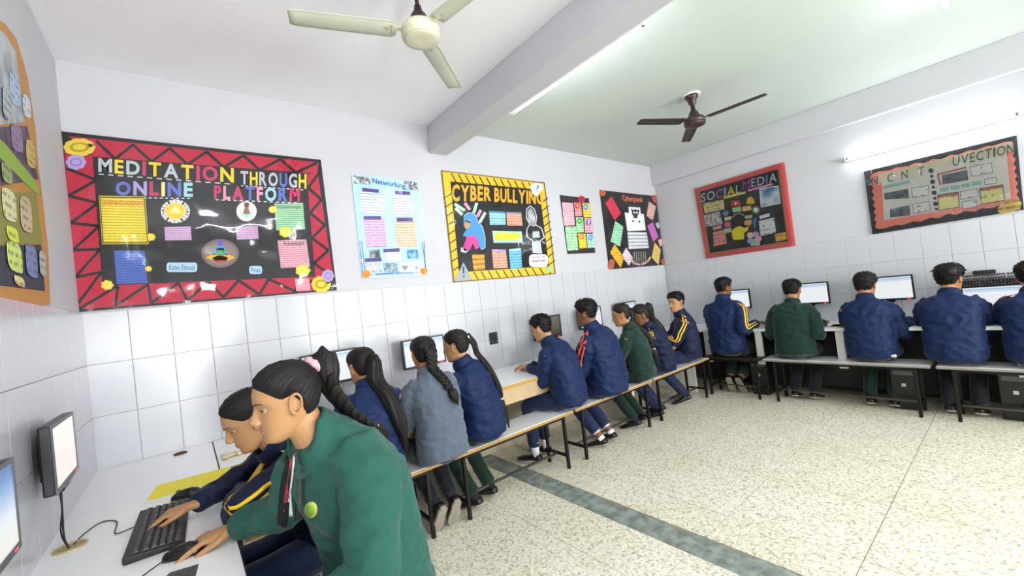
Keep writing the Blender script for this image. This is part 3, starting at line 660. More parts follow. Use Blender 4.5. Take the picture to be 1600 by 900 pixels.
c.part('yellow_shirt', [(1136, 520), (1165, 498), (1190, 492), (1215, 505), (1236, 494), (1240, 516), (1214, 534), (1212, 576), (1146, 580), (1136, 552)], cm('#e8e030'), .0095, .002); c.disc('boy_head', (1180, 450), 40, 38, cm('#2b2b30'), .0092, 20, .003)
c.line('hair_outline', [(1142, 440), (1156, 420), (1186, 412), (1212, 426)], 5, GRY, .0128); c.strip('pointing_hand', (1234, 500), (1246, 486), 9, cm('#d9a070'), .0112)
for x, y, m_ in ((1250, 550, cm('#e6d7b0')), (1285, 545, LIL), (1302, 572, PNK), (1252, 585, cm('#9fb2de')), (1278, 590, GRN)): c.disc('sketched_face', (x, y), 20, 19, m_, .009+.0003*(x % 7), 16)
c.part('sketched_faces_base', [(1250, 590), (1310, 585), (1312, 612), (1256, 616)], GRY, .0088)

# --- incident chart (right wall), wavy black and coral border
c = Chart('classroom_poster', 'wide grey poster with wavy black and coral border at right, below the wall tube light', [(122, 362), (1098, 130), (1145, 605), (178, 762)], cm('#26282c'), wall='right', scale=.2445, off=(1320, 180), wob=.006)
def wavy(quad, amp, n):
    q = [V(*p) for p in quad]; P = []
    cen = sum(q)/4
    for a, b in zip(q, q[1:]+q[:1]):
        for k in range(n):
            p = a+(b-a)*k/n; P.append(tuple(p+unit(cen-p)*amp*(.5+.5*math.cos(math.pi*k))))
    return P
c.part('coral_border', wavy([(160, 375), (1078, 158), (1118, 560), (196, 735)], 16, 16), cm('#ee8a78'), .0071)
c.part('grey_field', [(236, 395), (1030, 205), (1062, 535), (250, 672)], cm('#d6d5cd'), .0084)
c.part('cream_band', [(210, 380), (1070, 170), (1078, 225), (216, 430)], cm('#d8cfb2'), .0088)
DG = cm('#55665c')
for ch, x, y, hh in (('I', 205, 388, 60), ('N', 190, 392, 60), ('C', 290, 372, 60), ('N', 380, 352, 60), ('T', 485, 330, 60)):
    if ch == 'I': continue
    c.text('letter', ch, [(x-18, y+6), (x+22, y-4), (x+24, y+hh-10), (x-16, y+hh)], DG, .0102, .01)
c.title('UVECTION', (690, 268, 330), (1085, 178, 240), [DG], .0102, .01)
for quad in ([(620, 385), (782, 350), (790, 415), (626, 444)], [(252, 500), (405, 470), (412, 530), (256, 540)], [(290, 600), (415, 575), (420, 640), (290, 655)]): c.part('dark_card', quad, marbled('print_dark', '#3c454e', '#5c6872', 20), .0102)
c.line('red_bracket', [(612, 445), (594, 380), (775, 335)], 12, cm('#b0604a'), .0102)
for quad in ([(800, 330), (938, 305), (944, 368), (812, 392)], [(428, 468), (535, 450), (540, 510), (434, 528)], [(436, 570), (540, 550), (546, 612), (440, 628)], [(892, 412), (966, 398), (970, 436), (896, 446)], [(738, 490), (848, 470), (854, 520), (742, 538)], [(748, 555), (842, 540), (846, 585), (754, 600)]):
    c.part('sketch_card', quad, written('inv_sketch', '#dcdcd8', '#6a6a6c', .05, .4), .0102); c.line('card_edge', quad, 4, cm('#7c7470'), .0115, closed=True)
for quad, hd in (([(594, 512), (725, 492), (732, 588), (604, 608)], .2), ([(862, 470), (1010, 445), (1022, 545), (874, 568)], .18)):
    c.part('yellow_card', quad, written('inv_yellow', '#dfdc92', '#7a7a4a', .06, .4), .0102); q = [V(*p) for p in quad]; c.part('card_header', [q[0], q[1], q[1]+(q[2]-q[1])*hd, q[0]+(q[3]-q[0])*hd], cm('#b06a58'), .0115); c.line('card_edge', quad, 5, cm('#5a4a40'), .0125, closed=True)
for k in range(4): c.part('teal_strip', [(606+68*k, 468-13*k), (664+68*k, 457-13*k), (668+68*k, 482-13*k), (610+68*k, 493-13*k)], cm('#8fbdb4'), .0102)
c.strip('teal_strip', (250, 462), (420, 425), 18, cm('#8fbdb4'), .0102)
for k in range(8): c.disc('dark_dot', (552+5*k, 356+35*k), 17-6*(k % 2), 15-5*(k % 2), cm('#3e444a'), .0102, 14)
c.part('gold_plaque', [(975, 595), (1000, 570), (1060, 545), (1110, 540), (1130, 560), (1120, 600), (1060, 620), (1010, 632), (982, 622)], written('inv_plaque', '#d9bd62', '#6a5320', .05, .6), .0102)

# --- chart on the left wall, curled outline
c = Chart('classroom_poster', 'collage poster with curled tan edge on the left wall, cut by the picture edge', [(-60, 0), (4, 36), (22, 60), (34, 100), (40, 122), (52, 200), (56, 255), (62, 300), (72, 390), (75, 476), (60, 478), (40, 474), (-2, 468), (-60, 462)], cm('#c08a4a'), wall='left', scale=1, off=(0, 0), film=False)
dk, ol, gl = cm('#3a3f4a'), cm('#8c8a4c'), cm('#8fae4a')
gy_ = marbled('collage_grey', '#8d949a', '#b9bfc2', 9); pu = marbled('collage_plum', '#3c3346', '#6a5a72', 12)
c.part('grey_area', [(-60, 20), (2, 50), (20, 80), (34, 190), (-60, 200)], gy_, .0071)
c.part('plum_area', [(-60, 200), (38, 196), (56, 280), (-60, 300)], pu, .0071)
c.part('green_ribbon', [(-60, 180), (0, 222), (50, 282), (58, 306), (40, 292), (-2, 250), (-60, 205)], gl, .0085)
c.part('olive_area', [(-60, 300), (52, 300), (62, 380), (-60, 385)], ol, .0071); c.part('dark_area', [(-60, 385), (60, 382), (66, 455), (-60, 440)], dk, .0071)
cl = [cm('#a9bfd6'), cm('#cdd4de'), cm('#8f7f9e'), cm('#c9b36a'), cm('#d9d9a8'), cm('#c8b496'), cm('#d9e05a'), cm('#cfe07a'), cm('#7c86b4'), cm('#b8b8b0')]
for k, (x, y, rx, ry) in enumerate(((17, 138, 8, 26), (36, 165, 6, 18), (20, 215, 9, 22), (42, 240, 7, 22), (7, 320, 11, 26), (34, 335, 9, 28), (12, 366, 9, 12), (15, 402, 12, 24), (42, 408, 9, 26), (60, 412, 5, 20), (22, 440, 8, 8), (2, 270, 8, 16), (2, 160, 6, 26))):
    P = []
    for q in range(16):
        t = 2*math.pi*q/16; P.append((x+rx*math.copysign(abs(math.cos(t))**.55, math.cos(t))+(.25*rx*math.sin(t)), y+ry*math.copysign(abs(math.sin(t))**.55, math.sin(t))+.55*rx*math.cos(t)))
    hx_ = ('a9bfd6', 'cdd4de', '8f7f9e', 'c9b36a', 'd9d9a8', 'c8b496', 'd9e05a', 'cfe07a', '7c86b4', 'b8b8b0', 'e0d08a', '9aa86a', 'b0b6bc')[k]
    c.part('collage_card', P, written('collage_'+hx_, '#'+hx_, '#5a5648', .035, .5), .0098+.0003*k)
# ------------------------------------------------------------------ people
def hsh(t): return sum((i+3)*ord(c) for i, c in enumerate(t))
SKIN = [mat('skin_fair', '#b1855b', .5, spec=.35, sss=.12, var=.05, vscale=20), mat('skin_medium', '#a9784f', .5, spec=.35, sss=.1, var=.05, vscale=20), mat('skin_dark', '#7a5238', .5, spec=.35, sss=.08, var=.05, vscale=20)]
LIP = [mat('lip_%d' % i, c_, .45) for i, c_ in enumerate(('#a8695a', '#935a48', '#5e3a2e'))]
HAIR = flow_hair('black_hair', '#070606', '#1d1816'); BOYHAIR = flow_hair('short_black_hair', '#060606', '#141211')
BROW = mat('eyebrow_hair', '#1d1512', .8); EYEW = mat('eye_white', '#a89c92', .25); IRIS = mat('dark_iris', '#1a0f0b', .15)
def cloth(name, c, rough=.75, sheen=.25, var=.12, bs=420, vs=5): return mat(name, c, rough, spec=.25, var=var, vscale=vs, bump=.25, bscale=bs, sheen=sheen)
NAVY = cloth('navy_tracksuit_cloth', '#0c2148', .62, .04); NAVY2 = cloth('dark_navy_cloth', '#0f1834', .65, .06); GREEN = cloth('bottle_green_wool', '#26554a', .88, .1, .2, 700); GREEN2 = cloth('deep_green_wool', '#143028', .85, .25)
GREY = cloth('grey_tweed', '#58626f', .9, .3, .22, 900, 60); TGREEN = cloth('dark_green_trousers', '#10281c', .8); TNAVY = cloth('navy_trousers', '#1a2545', .7); TBLACK = cloth('charcoal_trousers', '#15171b', .8)
SHOE = mat('black_shoe_leather', '#101010', .4); SOLE = mat('worn_rubber_sole', '#9a9284', .8, var=.25, vscale=40); DSOCK = mat('dark_sock', '#17181c', .9); SOCK = mat('white_sock', '#d8d8d8', .9, bump=.3, bscale=300)
YSTR = mat('yellow_stripe_tape', '#e8bd22', .6); RSTR = mat('orange_red_stripe_tape', '#d8502f', .6); PSTR = mat('crimson_stripe_tape', '#a8243c', .6)
WTIE = mat('white_hair_tie', '#e9e4dc', .7, bump=.4, bscale=150); PTIE = mat('pink_satin_scrunchie', '#c79aa4', .4, sheen=.4); KTIE = mat('black_hair_tie', '#151515', .7)
HZ = np.array([-.115, -.108, -.098, -.085, -.072, -.060, -.050, -.038, -.020, 0, .020, .045, .066, .084, .098, .108, .112])
HF = np.array([.060, .076, .086, .088, .083, .086, .086, .083, .083, .082, .088, .087, .078, .062, .040, .018, .004])
HB = np.array([.035, .015, -.005, -.025, -.040, -.054, -.064, -.073, -.082, -.090, -.095, -.096, -.090, -.076, -.056, -.030, -.004])
HW = np.array([.015, .030, .041, .050, .056, .060, .063, .066, .069, .072, .074, .074, .070, .060, .045, .024, .004])
def head_point(z, a, off=0.0):
    yf, yb, w_ = np.interp(z, HZ, HF)+off, np.interp(z, HZ, HB)-off, np.interp(z, HZ, HW)+off
    yc = yf*.45+yb*.55; s, c_ = math.sin(a), math.cos(a)
    e = .9
    x = w_*math.copysign(abs(s)**e, s); y = yc+((yf-yc) if c_ > 0 else (yc-yb))*math.copysign(abs(c_)**e, c_)
    return x, y
def head_mesh(mb, F):
    rs = []
    for z in np.linspace(-.115, .112, 46):
        ring = []
        for a in np.linspace(0, 2*math.pi, 44, endpoint=False):
            x, y = head_point(z, a)
            if y > .03:
                for s in (-1, 1): y -= .009*math.exp(-((x-s*.032)/.017)**2-((z-.002)/.012)**2)
                y += .003*math.exp(-(x/.05)**2-((z-.021)/.008)**2)
            ring.append(F(V(x, y, z)))
        rs.append(ring)
    mb.rings(rs)
    rs = []
    for z, tip, w_ in ((.016, .088, .006), (.004, .093, .0072), (-.010, .101, .009), (-.022, .109, .0115), (-.030, .112, .0145), (-.036, .108, .0150), (-.041, .096, .012), (-.044, .086, .007)):
        yc = (.070+tip)/2; rs.append([F(V(w_*math.sin(a), yc+(tip-yc)*math.cos(a), z)) for a in np.linspace(0, 2*math.pi, 16, endpoint=False)])
    mb.rings(rs)
    R = np.array([F(V(*e))-F(V(0, 0, 0)) for e in np.eye(3)]).T
    for s in (-1, 1):
        mb.ball(F(V(s*.012, .094, -.036)), (.007, .009, .006), 10, 7, R)
        rim = [F(V(s*(.074+.013*(.5+.5*max(0, math.sin(t)*.5+.5))), -.010-.016*math.sin(t)-.005*math.cos(t), -.006+.030*math.cos(t))) for t in np.linspace(0, 2*math.pi, 18, endpoint=False)]
        mb.tube(rim, .0042, 8, closed=True)
        mb.ball(F(V(s*.071, -.008, -.004)), (.0055, .014, .025), 12, 9, R)
        mb.ball(F(V(s*.072, .000, -.030)), (.006, .008, .009), 10, 7, R)
    mb.ball(F(V(0, .0835, -.0565)), (.021, .0075, .0055), 14, 8, R); mb.ball(F(V(0, .0815, -.0675)), (.017, .0085, .0065), 14, 8, R)
    mb.ball(F(V(0, .074, -.094)), (.020, .015, .015), 14, 8, R)
def hairline(y, boy):
    if boy: return np.interp(y, [-.10, -.06, -.035, -.02, .0, .015, .028, .05, .075, .09], [-.070, -.062, -.048, .002, .016, .006, .012, .048, .062, .066])
    return np.interp(y, [-.10, -.06, -.035, -.02, .0, .015, .028, .05, .075, .09], [-.088, -.080, -.062, .000, .018, .014, .018, .042, .066, .078])
def hair_cap(F, boy, tie, thick, seed, style=0):
    vs = []; fl = []; edge = []; nu, nv = 72, 54; zs = np.linspace(-.112, .1118, nv)
    for z in zs:
        for a in np.linspace(0, 2*math.pi, nu, endpoint=False):
            x, y = head_point(z, a); hl = hairline(y, boy)
            k = min(1, max(0, (z-hl+.004)/.014)); k = k*k*(3-2*k)
            nz = noise.noise(Vector((x*30+seed, y*30, z*30)))
            if boy:
                up = min(1, max(0, (z-.015)/.05)); t = thick*(.25+.75*up)+.004*nz*up
                if style == 1: t += .010*up*max(0, y*10)        # lifted fringe
            else:
                t = thick+.0012*nz
            k2 = min(1, max(0, (z-hl)/.04)); off = -.007*(1-k)+(.0022+(t-.0022)*k2)*k; edge.append(k)
            x2, y2 = head_point(z, a, off); zz = z+(off*max(0, z-.02)/.09 if off > 0 else off*.2)
            if boy: zz += thick*.35*max(0, (z-.06)/.05)
            if not boy and tie is not None:                     # swept towards the tie
                d = np.linalg.norm(V(x2, y2, zz)-tie); g_ = math.exp(-(d/.035)**2)*.45
                p = V(x2, y2, zz)+(tie-V(x2, y2, zz))*g_; x2, y2, zz = p
            vs.append(F(V(x2, y2, zz)))
            if boy: fl.append((x*120+seed, y*120, z*90))
            else:
                q = V(x, y, z)-tie*.2; ax = unit(tie); u1 = unit(np.cross(ax, (1, 0, 0))); u2 = np.cross(ax, u1)
                fl.append((math.atan2(q@u1, q@u2)*26+seed, (q@ax)*14, 0))
    fs = [(i*nu+j, i*nu+(j+1) % nu, (i+1)*nu+(j+1) % nu, (i+1)*nu+j) for i in range(nv-1) for j in range(nu)]
    fs.append(tuple((nv-1)*nu+j for j in range(nu))); fs.append(tuple(range(nu-1, -1, -1)))
    return vs, fs, fl, edge
def add_flow(o, fl):
    a = o.data.attributes.new('flow', 'FLOAT_VECTOR', 'POINT'); a.data.foreach_set('vector', np.array(fl, float).ravel())
def tube_hair(name, pts, rad, m, parent, strands=7, seed=0, n=9):
    """a bundle of hair: several tapering locks around a path"""
    g = MB(); fl = []; rr = random.Random(seed); P = [np.asarray(p, float) for p in pts]; m_ = len(P)
    for k in range(strands):
        an = 2*math.pi*k/max(1, strands-1); d0 = 0 if k == 0 else .55; q = []; rd = []
        for i, p in enumerate(P):
            t = unit(P[min(i+1, m_-1)]-P[max(i-1, 0)]); a = unit(np.cross(t, (0, 1, .1))); b = np.cross(t, a)
            an2 = an+.25*math.sin(i*.8+k)
            q.append(p+(a*math.cos(an2)+b*math.sin(an2))*rad[i]*d0+t*rr.uniform(-.002, .002)); rd.append(rad[i]*(.62 if k else .8))
        c0 = len(g.v); g.tube(q, rd, n)
        for i in range(m_):
            for j in range(n): fl.append((k*7+j*2.3+seed, i*.35, 0))
    o = g.build(name, m, parent, smooth=True); add_flow(o, fl); return o
def resample(pts, n):
    P = np.array(pts, float); d = np.r_[0, np.cumsum(np.linalg.norm(np.diff(P, axis=0), axis=1))]; t = np.linspace(0, d[-1], n)
    return np.c_[[np.interp(t, d, P[:, i]) for i in range(3)]].T
def crom(pts, n):
    P = np.array(pts, float); Q = np.vstack([2*P[0]-P[1], P, 2*P[-1]-P[-2]]); out = []; m_ = len(P)-1
    for u in np.linspace(0, m_, n):
        i = min(int(u), m_-1); t = u-i; a, b, c_, d = Q[i:i+4]
        out.append(.5*(2*b+(c_-a)*t+(2*a-5*b+4*c_-d)*t*t+(3*b-a-3*c_+d)*t**3))
    return np.array(out)
def braid(name, pts, r0, r1, parent, seed=0):
    L = sum(np.linalg.norm(np.diff(np.array(pts), axis=0), axis=1)); n = max(8, int(L/((r0+r1)/2*.50))); P = crom(resample(pts, 8), n)
    g = MB(); fl = []
    for i in range(n):
        t = unit(P[min(i+1, n-1)]-P[max(i-1, 0)]); up = V(0, -1, .2); a = unit(np.cross(t, up)); b = np.cross(a, t)
        r = r0+(r1-r0)*i/n; s = 1 if i % 2 else -1
        tt = unit(t+a*s*-.75); aa = unit(np.cross(tt, b)); bb = np.cross(aa, tt)
        R = np.c_[aa, bb, tt]; k = len(g.v)
        g.ball(P[i]+a*s*r*.40, (r*.55, r*.66, r*1.45), 10, 8, R)
        for j in range(len(g.v)-k): fl.append(((j % 10)*2.1+seed+i, (j//10)*.5, 0))
    o = g.build(name, HAIR, parent, smooth=True); add_flow(o, fl); return o
def ik(S, H, a, b, pole):
    S, H = np.array(S, float), np.array(H, float); d = H-S; D = np.linalg.norm(d)
    if D > (a+b)*.985: H = S+d/D*(a+b)*.985; d = H-S; D = np.linalg.norm(d)
    x = (a*a-b*b+D*D)/(2*D); h = math.sqrt(max(0, a*a-x*x)); u = d/D; p = unit(pole-u*np.dot(pole, u))
    return S+u*x+p*h, H
def hand(mb, wrist, f, n, right, curl=.3, spread=.12, sc=1.0, fr=1.0):
    """palm, four fingers and a thumb; f = pointing direction, n = palm normal"""
    f = unit(f); n = unit(n-f*np.dot(n, f)); th = np.cross(f, n)*(1 if right else -1)
    rs = []
    for d, hw, ht in ((-.03, .024, .019), (0, .026, .0175), (.03, .034, .0165), (.06, .040, .0145), (.085, .041, .012), (.094, .036, .009)):
        c_ = wrist+f*d*sc+n*.002; rs.append([c_+th*hw*sc*math.cos(a)+n*ht*sc*math.sin(a) for a in np.linspace(0, 2*math.pi, 16, endpoint=False)])
    mb.rings(rs)
    for k, (o, ln) in enumerate(((.030, .070), (.0105, .079), (-.010, .074), (-.029, .058))):
        base = wrist+f*.078*sc+th*o*sc; dr = unit(f+th*o/.03*spread); P = [base]; c_ = curl*(.55+.12*k); ang = .12
        for seg in (.16, .44, .30, .22):
            ang += c_*(.25 if seg == .16 else 1); dd = dr*math.cos(ang)+n*math.sin(ang); P.append(P[-1]+dd*ln*seg*1.12*sc)
        mb.tube(crom(P, 10), np.interp(np.linspace(0, 1, 10), [0, .3, .9, 1], [.0092*fr, .0088*fr, .0072*fr, .0045])*sc, 10)
    b = wrist+f*.018*sc+th*.022*sc; d1 = unit(f*.72+th*.62+n*.28); d2 = unit(f*.93+th*.22+n*.25)
    mb.tube(crom([b, b+d1*.034*sc, b+d1*.034*sc+d2*.034*sc, b+d1*.036*sc+d2*.062*sc], 10), np.interp(np.linspace(0, 1, 10), [0, .35, .85, 1], [.014, .0105*fr, .0088*fr, .005])*sc, 10)
def shoe(root, ankle, d, up, socks, shin, sole_m=None):
    d = unit(d); up = unit(up-d*np.dot(up, d)); sd = np.cross(d, up); heel = ankle-up*.075-d*.055
    P = lambda l, w_, h: heel+d*l+sd*w_+up*h
    rs = []
    for l, w_, h in ((0, .020, .04), (.012, .030, .058), (.04, .034, .074), (.075, .034, .072), (.11, .037, .056), (.155, .043, .047), (.195, .043, .042), (.225, .034, .036), (.242, .016, .028)):
        rs.append([P(l, w_*math.copysign(abs(math.cos(a))**.75, math.cos(a)), .012+max(0, h-.012)*(.5+.5*math.copysign(abs(math.sin(a))**.75, math.sin(a)))) for a in np.linspace(0, 2*math.pi, 18, endpoint=False)])
    o = MB().rings(rs).build('shoe', SHOE, root, smooth=True)
    pl = [(0, -.018), (.03, -.034), (.09, -.033), (.15, -.044), (.20, -.043), (.235, -.026), (.246, 0), (.235, .026), (.20, .043), (.15, .044), (.09, .033), (.03, .034), (0, .018)]
    MB().prism([P(l, w_, 0) for l, w_ in pl], up, .014).build('sole', sole_m or SOLE, o)
    MB().tube([ankle-shin*.03, ankle+shin*.03, ankle+shin*(.10 if socks else .06)], [.034, .036, .039 if not socks else .050], 14).build('sock', SOCK if socks else DSOCK, root, smooth=True)
def person(label, x, y, yaw, top=1.335, lean=.06, slouch=.045, side=0, twist=0, hyaw=0, hpitch=8, hroll=0, hs=1.0, outfit='track', jac=None, trs=None, girl=False, skin=1, hands=(None, None), elbows=(None, None),
           hair=None, stripe=None, stripe_arms=(1, -1), feet='flat', vox=.0065, jvox=.010, bulk=1.0, hoff=(0, 0, 0), curl=(.3, .3), group=None, socks=False, thick=None, neck=None, palm=None, hdir=(None, None), style=0, thigh=.40, spread=.1, shw=None):
    r = empty('person', (x, y, 0), yaw); tag(r, label, 'person', group); W = WORLD[r.name]; I = np.array(W.inverted())
    WORLD[r.name] = Matrix.Identity(4)
    loc = lambda p: I[:3, :3] @ np.asarray(p, float)+I[:3, 3]
    wdir = lambda d: I[:3, :3] @ np.asarray(d, float)
    s = (top-SEAT)/.86; sh = (shw or (.150 if girl else .165))*s
    N = V(side, lean, SEAT+.60*s) if neck is None else loc(neck)
    P0 = V(0, -.01, SEAT+.03); P1 = V(N[0]*.35, min(N[1], 0)*.3-slouch, SEAT+.36*s)
    B = lambda t: P0*(1-t)**2+P1*2*t*(1-t)+N*t*t
    tw = math.radians(twist)
    def frame(t):
        tan = unit(B(min(1, t+.02))-B(max(0, t-.02))); q = tw*t; ax = V(math.cos(q), math.sin(q), 0); ax = unit(ax-tan*np.dot(ax, tan)); return ax, np.cross(tan, ax), tan
    def ring(t, wx, wy, oy=0, n=28, ex=.85, lift=0):
        ax, ay, tan = frame(t); c_ = B(t)+ay*oy+tan*lift
        return [c_+ax*wx*math.copysign(abs(math.cos(a))**ex, math.cos(a))+ay*wy*math.copysign(abs(math.sin(a))**ex, math.sin(a)) for a in np.linspace(0, 2*math.pi, n, endpoint=False)]
    k = s*bulk; wm = .92 if girl else 1.0
    ax, ay, tan = frame(.87)
    SH = {q_: B(.845)+ax*q_*(sh-.004) for q_ in (-1, 1)}
    arms = {}
    for sd, hw, el in ((-1, hands[0], elbows[0]), (1, hands[1], elbows[1])):
        H = loc(hw) if hw is not None else V(sd*.11, .37, DESK+.035)
        if el is None:
            E, H = ik(SH[sd], H, .275*s, .245*s, V(sd*.28, -.35, -1))
        else: E = loc(el)
        arms[sd] = (SH[sd], E, H)
    # head frame
    hp, hy, hr = math.radians(hpitch), math.radians(hyaw), math.radians(hroll)
    RH = np.array((Matrix.Rotation(hy, 3, 'Z') @ Matrix.Rotation(-hp, 3, 'X') @ Matrix.Rotation(hr, 3, 'Y')))
    piv = N+V(0, .018, .047*s); HC = piv+RH@V(0, .018, .088*hs)+np.array(hoff)
    F = lambda p: HC+RH@(p*hs)
    # ---- body: one continuous skin surface
    mb = MB(); head_mesh(mb, F)
    nr = (.046 if girl else .052)*s
    mb.tube([N-tan*.05, N+V(0, .006, .01), HC+RH@V(0, -.018, -.05)*hs, HC+RH@V(0, -.018, .0)*hs], [nr*1.35, nr*1.1, nr, nr*.9], 18)
    mb.rings([ring(t, a_*k*wm*.86, b_*k*.86) for t, a_, b_ in ((.16, .08, .06), (.25, .13, .095), (.4, .135, .098), (.6, .14, .1), (.78, .15, .1), (.88, .13, .085), (.96, .08, .065), (1, .05, .05))])
    for sd, (S, E, H) in arms.items():
        f = unit(H-E); Wr = H-f*.0
        mb.tube(crom([S, (S+E)/2, E, (E+Wr)/2, Wr], 14), np.interp(np.linspace(0, 1, 14), [0, .25, .5, .6, 1], [.052, .045, .037, .037, .024])*s, 12)
        n = wdir(palm[0 if sd < 0 else 1]) if palm and palm[0 if sd < 0 else 1] is not None else V(0, .0, -1)
        hd_ = hdir[0 if sd < 0 else 1]; ff = unit(wdir(hd_)) if hd_ is not None else unit(V(f[0], f[1], f[2]*.2))
        hand(mb, Wr+ff*.01, ff, n, sd > 0, curl[0 if sd < 0 else 1], spread, s*.98, 1.0 if vox < .005 else 1.12)
    hips = {sd: V(sd*.082*s, .01, SEAT+.082) for sd in (-1, 1)}; knees = {}; ank = {}; fd = {}
    for sd in (-1, 1):
        if feet == 'flat': kn, an, d = V(sd*.105*s, thigh*s, SEAT+.045), V(sd*.10, thigh*s-.02, .085), V(sd*.12, 1, 0)
        elif feet == 'tuck': kn, an, d = V(sd*.10*s, thigh*s, SEAT+.03), V(sd*.06, .06, .20), V(sd*.05, .55, -.85)
        elif feet == 'back': kn, an, d = V(sd*.10*s, thigh*s, SEAT+.03), V(sd*.09, .10, .10), V(sd*.1, .95, -.25)
        else: kn, an, d = [V(*q) for q in feet[0 if sd < 0 else 1]]
        knees[sd], ank[sd], fd[sd] = kn, an, d
        mb.tube(crom([hips[sd], (hips[sd]+kn)/2, kn, (kn+an)/2, an], 14), np.interp(np.linspace(0, 1, 14), [0, .12, .5, .75, 1], [.045, .055, .050, .045, .034])*s, 12)
    v, nn, fc = remesh(mb, vox, 2 if vox < .005 else 1, .5)
    body = MB(); body.v = v.tolist(); body.f = fc
    body = body.build('body', SKIN[skin], r, smooth=True)
    # ---- face details
    R3 = RH*1.0
    for sd in (-1, 1):
        e = MB().ball(F(V(sd*.0315, .0635, .0015)), .0118*hs, 16, 12).build('eye', EYEW, r, smooth=True)
        g = MB(); dirn = unit(V(sd*.05, 1, -.25)); c0 = V(sd*.0315, .0635, .0015)
        g.ball(F(c0+dirn*.0046), .0084*hs, 14, 10); g.build('iris', IRIS, e, smooth=True)
        g = MB(); rs = []                                        # lids: skin shells over the ball
        for lo_, hi_ in ((7, 88), (-75, -19)):
            rs = [[F(c0+V(.0131*math.sin(a)*math.cos(b_), .0131*math.cos(a)*math.cos(b_), .0131*math.sin(b_))) for a in np.linspace(-1.35, 1.35, 15)] for b_ in np.radians(np.linspace(lo_, hi_, 7))]
            vs = [p for q in rs for p in q]; g.add(vs, [(i*15+j, i*15+j+1, (i+1)*15+j+1, (i+1)*15+j) for i in range(6) for j in range(14)])
        g.build('eyelid', SKIN[skin], r, smooth=True)
        g = MB(); g.tube([F(c0+V(.0136*math.sin(a), .0136*math.cos(a), .0020-.0012*abs(a))) for a in np.linspace(-1.25, 1.25, 9)], .0011*hs, 6); g.build('eyelash', BROW, r, smooth=True)
        br = []
        for q in np.linspace(0, 1, 8):
            bx = sd*(.013+.038*q); bz = .021+.006*math.sin(q*2.2)-.004*q; by = head_point(bz, math.asin(min(.98, abs(bx)/np.interp(bz, HZ, HW))**(1/.9)))[1]; br.append(F(V(bx, by+.0035, bz)))
        MB().tube(br, [(.0022*hs*(1-.6*q), .0032*hs*(1-.6*q)) for q in np.linspace(0, 1, 8)], 8, up=RH@V(0, 1, 0)).build('eyebrow', BROW, r, smooth=True)
    g = MB(); g.ball(F(V(0, .0848, -.0570)), V(.0195, .0072, .0042)*hs, 14, 8, RH); g.ball(F(V(0, .0830, -.0668)), V(.016, .0082, .0052)*hs, 14, 8, RH); g.build('lips', LIP[skin], r, smooth=True)
    # ---- trousers
    mb = MB(); bz_ = .9 if outfit == 'blazer' else 1; mb.ball(V(0, -.01, SEAT+.093), (.165*k*wm*bz_, .132*k*bz_, .092), 24, 14)
    for sd in (-1, 1):
        h_, kn, an = hips[sd], knees[sd], ank[sd]; low = an+unit(kn-an)*(.06 if socks else .012)
        if feet == 'tuck': low = an+unit(kn-an)*.03
        mb.tube(crom([h_, (h_+kn)/2+V(0, 0, .006), kn, (kn+low)/2, low], 18), np.interp(np.linspace(0, 1, 18), [0, .3, .5, .75, 1], [.084, .079, .066, .058, .052])*s, 16)
    v, nn, fc = remesh(mb, .011, 3)
    v = displace(v, nn, .006, hsh(label) % 97)
    ins = v[:, 2] < SEAT+.0015
    v[:, 2] = np.where(ins & (v[:, 2] > SEAT-.03), SEAT+.0015, v[:, 2])
    t_ = MB(); t_.v = v.tolist(); t_.f = fc; t_.build('trousers', trs or TNAVY, r, smooth=True)
    for sd in (-1, 1):
        d = fd[sd]; up = V(0, 0, 1) if abs(d[2]) < .3 else unit(np.cross(np.cross(d, V(0, 0, 1)), d))
        shoe(r, ank[sd], d, up, socks, unit(knees[sd]-ank[sd]))
    # ---- jacket
    mb = MB(); blz = outfit == 'blazer'
    prof = ((-.02, .176, .137), (.06, .176, .138), (.2, .172, .130), (.38, .162, .120), (.56, .166, .120), (.70, .176, .118), (.81, .174, .106), (.885, .145, .092), (.94, .104, .078), (.985, .072, .067), (1.02, .062, .060)) if blz else \
           ((.04, .160, .130), (.09, .175, .139), (.2, .180, .138), (.38, .174, .128), (.56, .173, .124), (.70, .178, .120), (.81, .176, .107), (.885, .147, .093), (.94, .106, .079), (.985, .072, .067), (1.02, .062, .060))
    mb.rings([ring(t, a_*k*wm, b_*k) for t, a_, b_ in prof])
    paths = {}
    for sd, (S, E, H) in arms.items():
        f = unit(H-E); Wr = H-f*.004; S2 = S-ax*sd*.06+tan*.012; pth = crom([S2, S+(E-S)*.25, S+(E-S)*.65, E, E+(Wr-E)*.4, Wr], 26); paths[sd] = pth
        mb.tube(pth, np.interp(np.linspace(0, 1, 26), [0, .2, .45, .6, .8, 1], [.070, .070, .064, .060, .053, .044 if blz else .041])*k, 18)
    v, nn, fc = remesh(mb, jvox, 9 if jvox > .008 else 16)
    v = displace(v, nn, .016 if not blz else .014, (hsh(label) // 7) % 89)
    ins = (v[:, 2] < SEAT+.003) & (v[:, 1] > -.02)
    v[:, 2] = np.where(ins, SEAT+.003, v[:, 2])
    j_ = MB(); j_.v = v.tolist(); j_.f = fc; jo = j_.build('jacket', jac, r, smooth=True)
    bvh = BVHTree.FromPolygons(v.tolist(), fc)
    # collar
    ax1, ay1, tn1 = frame(1.0); g = MB(); cc = B(1.0); rad = .066*s; rs = []
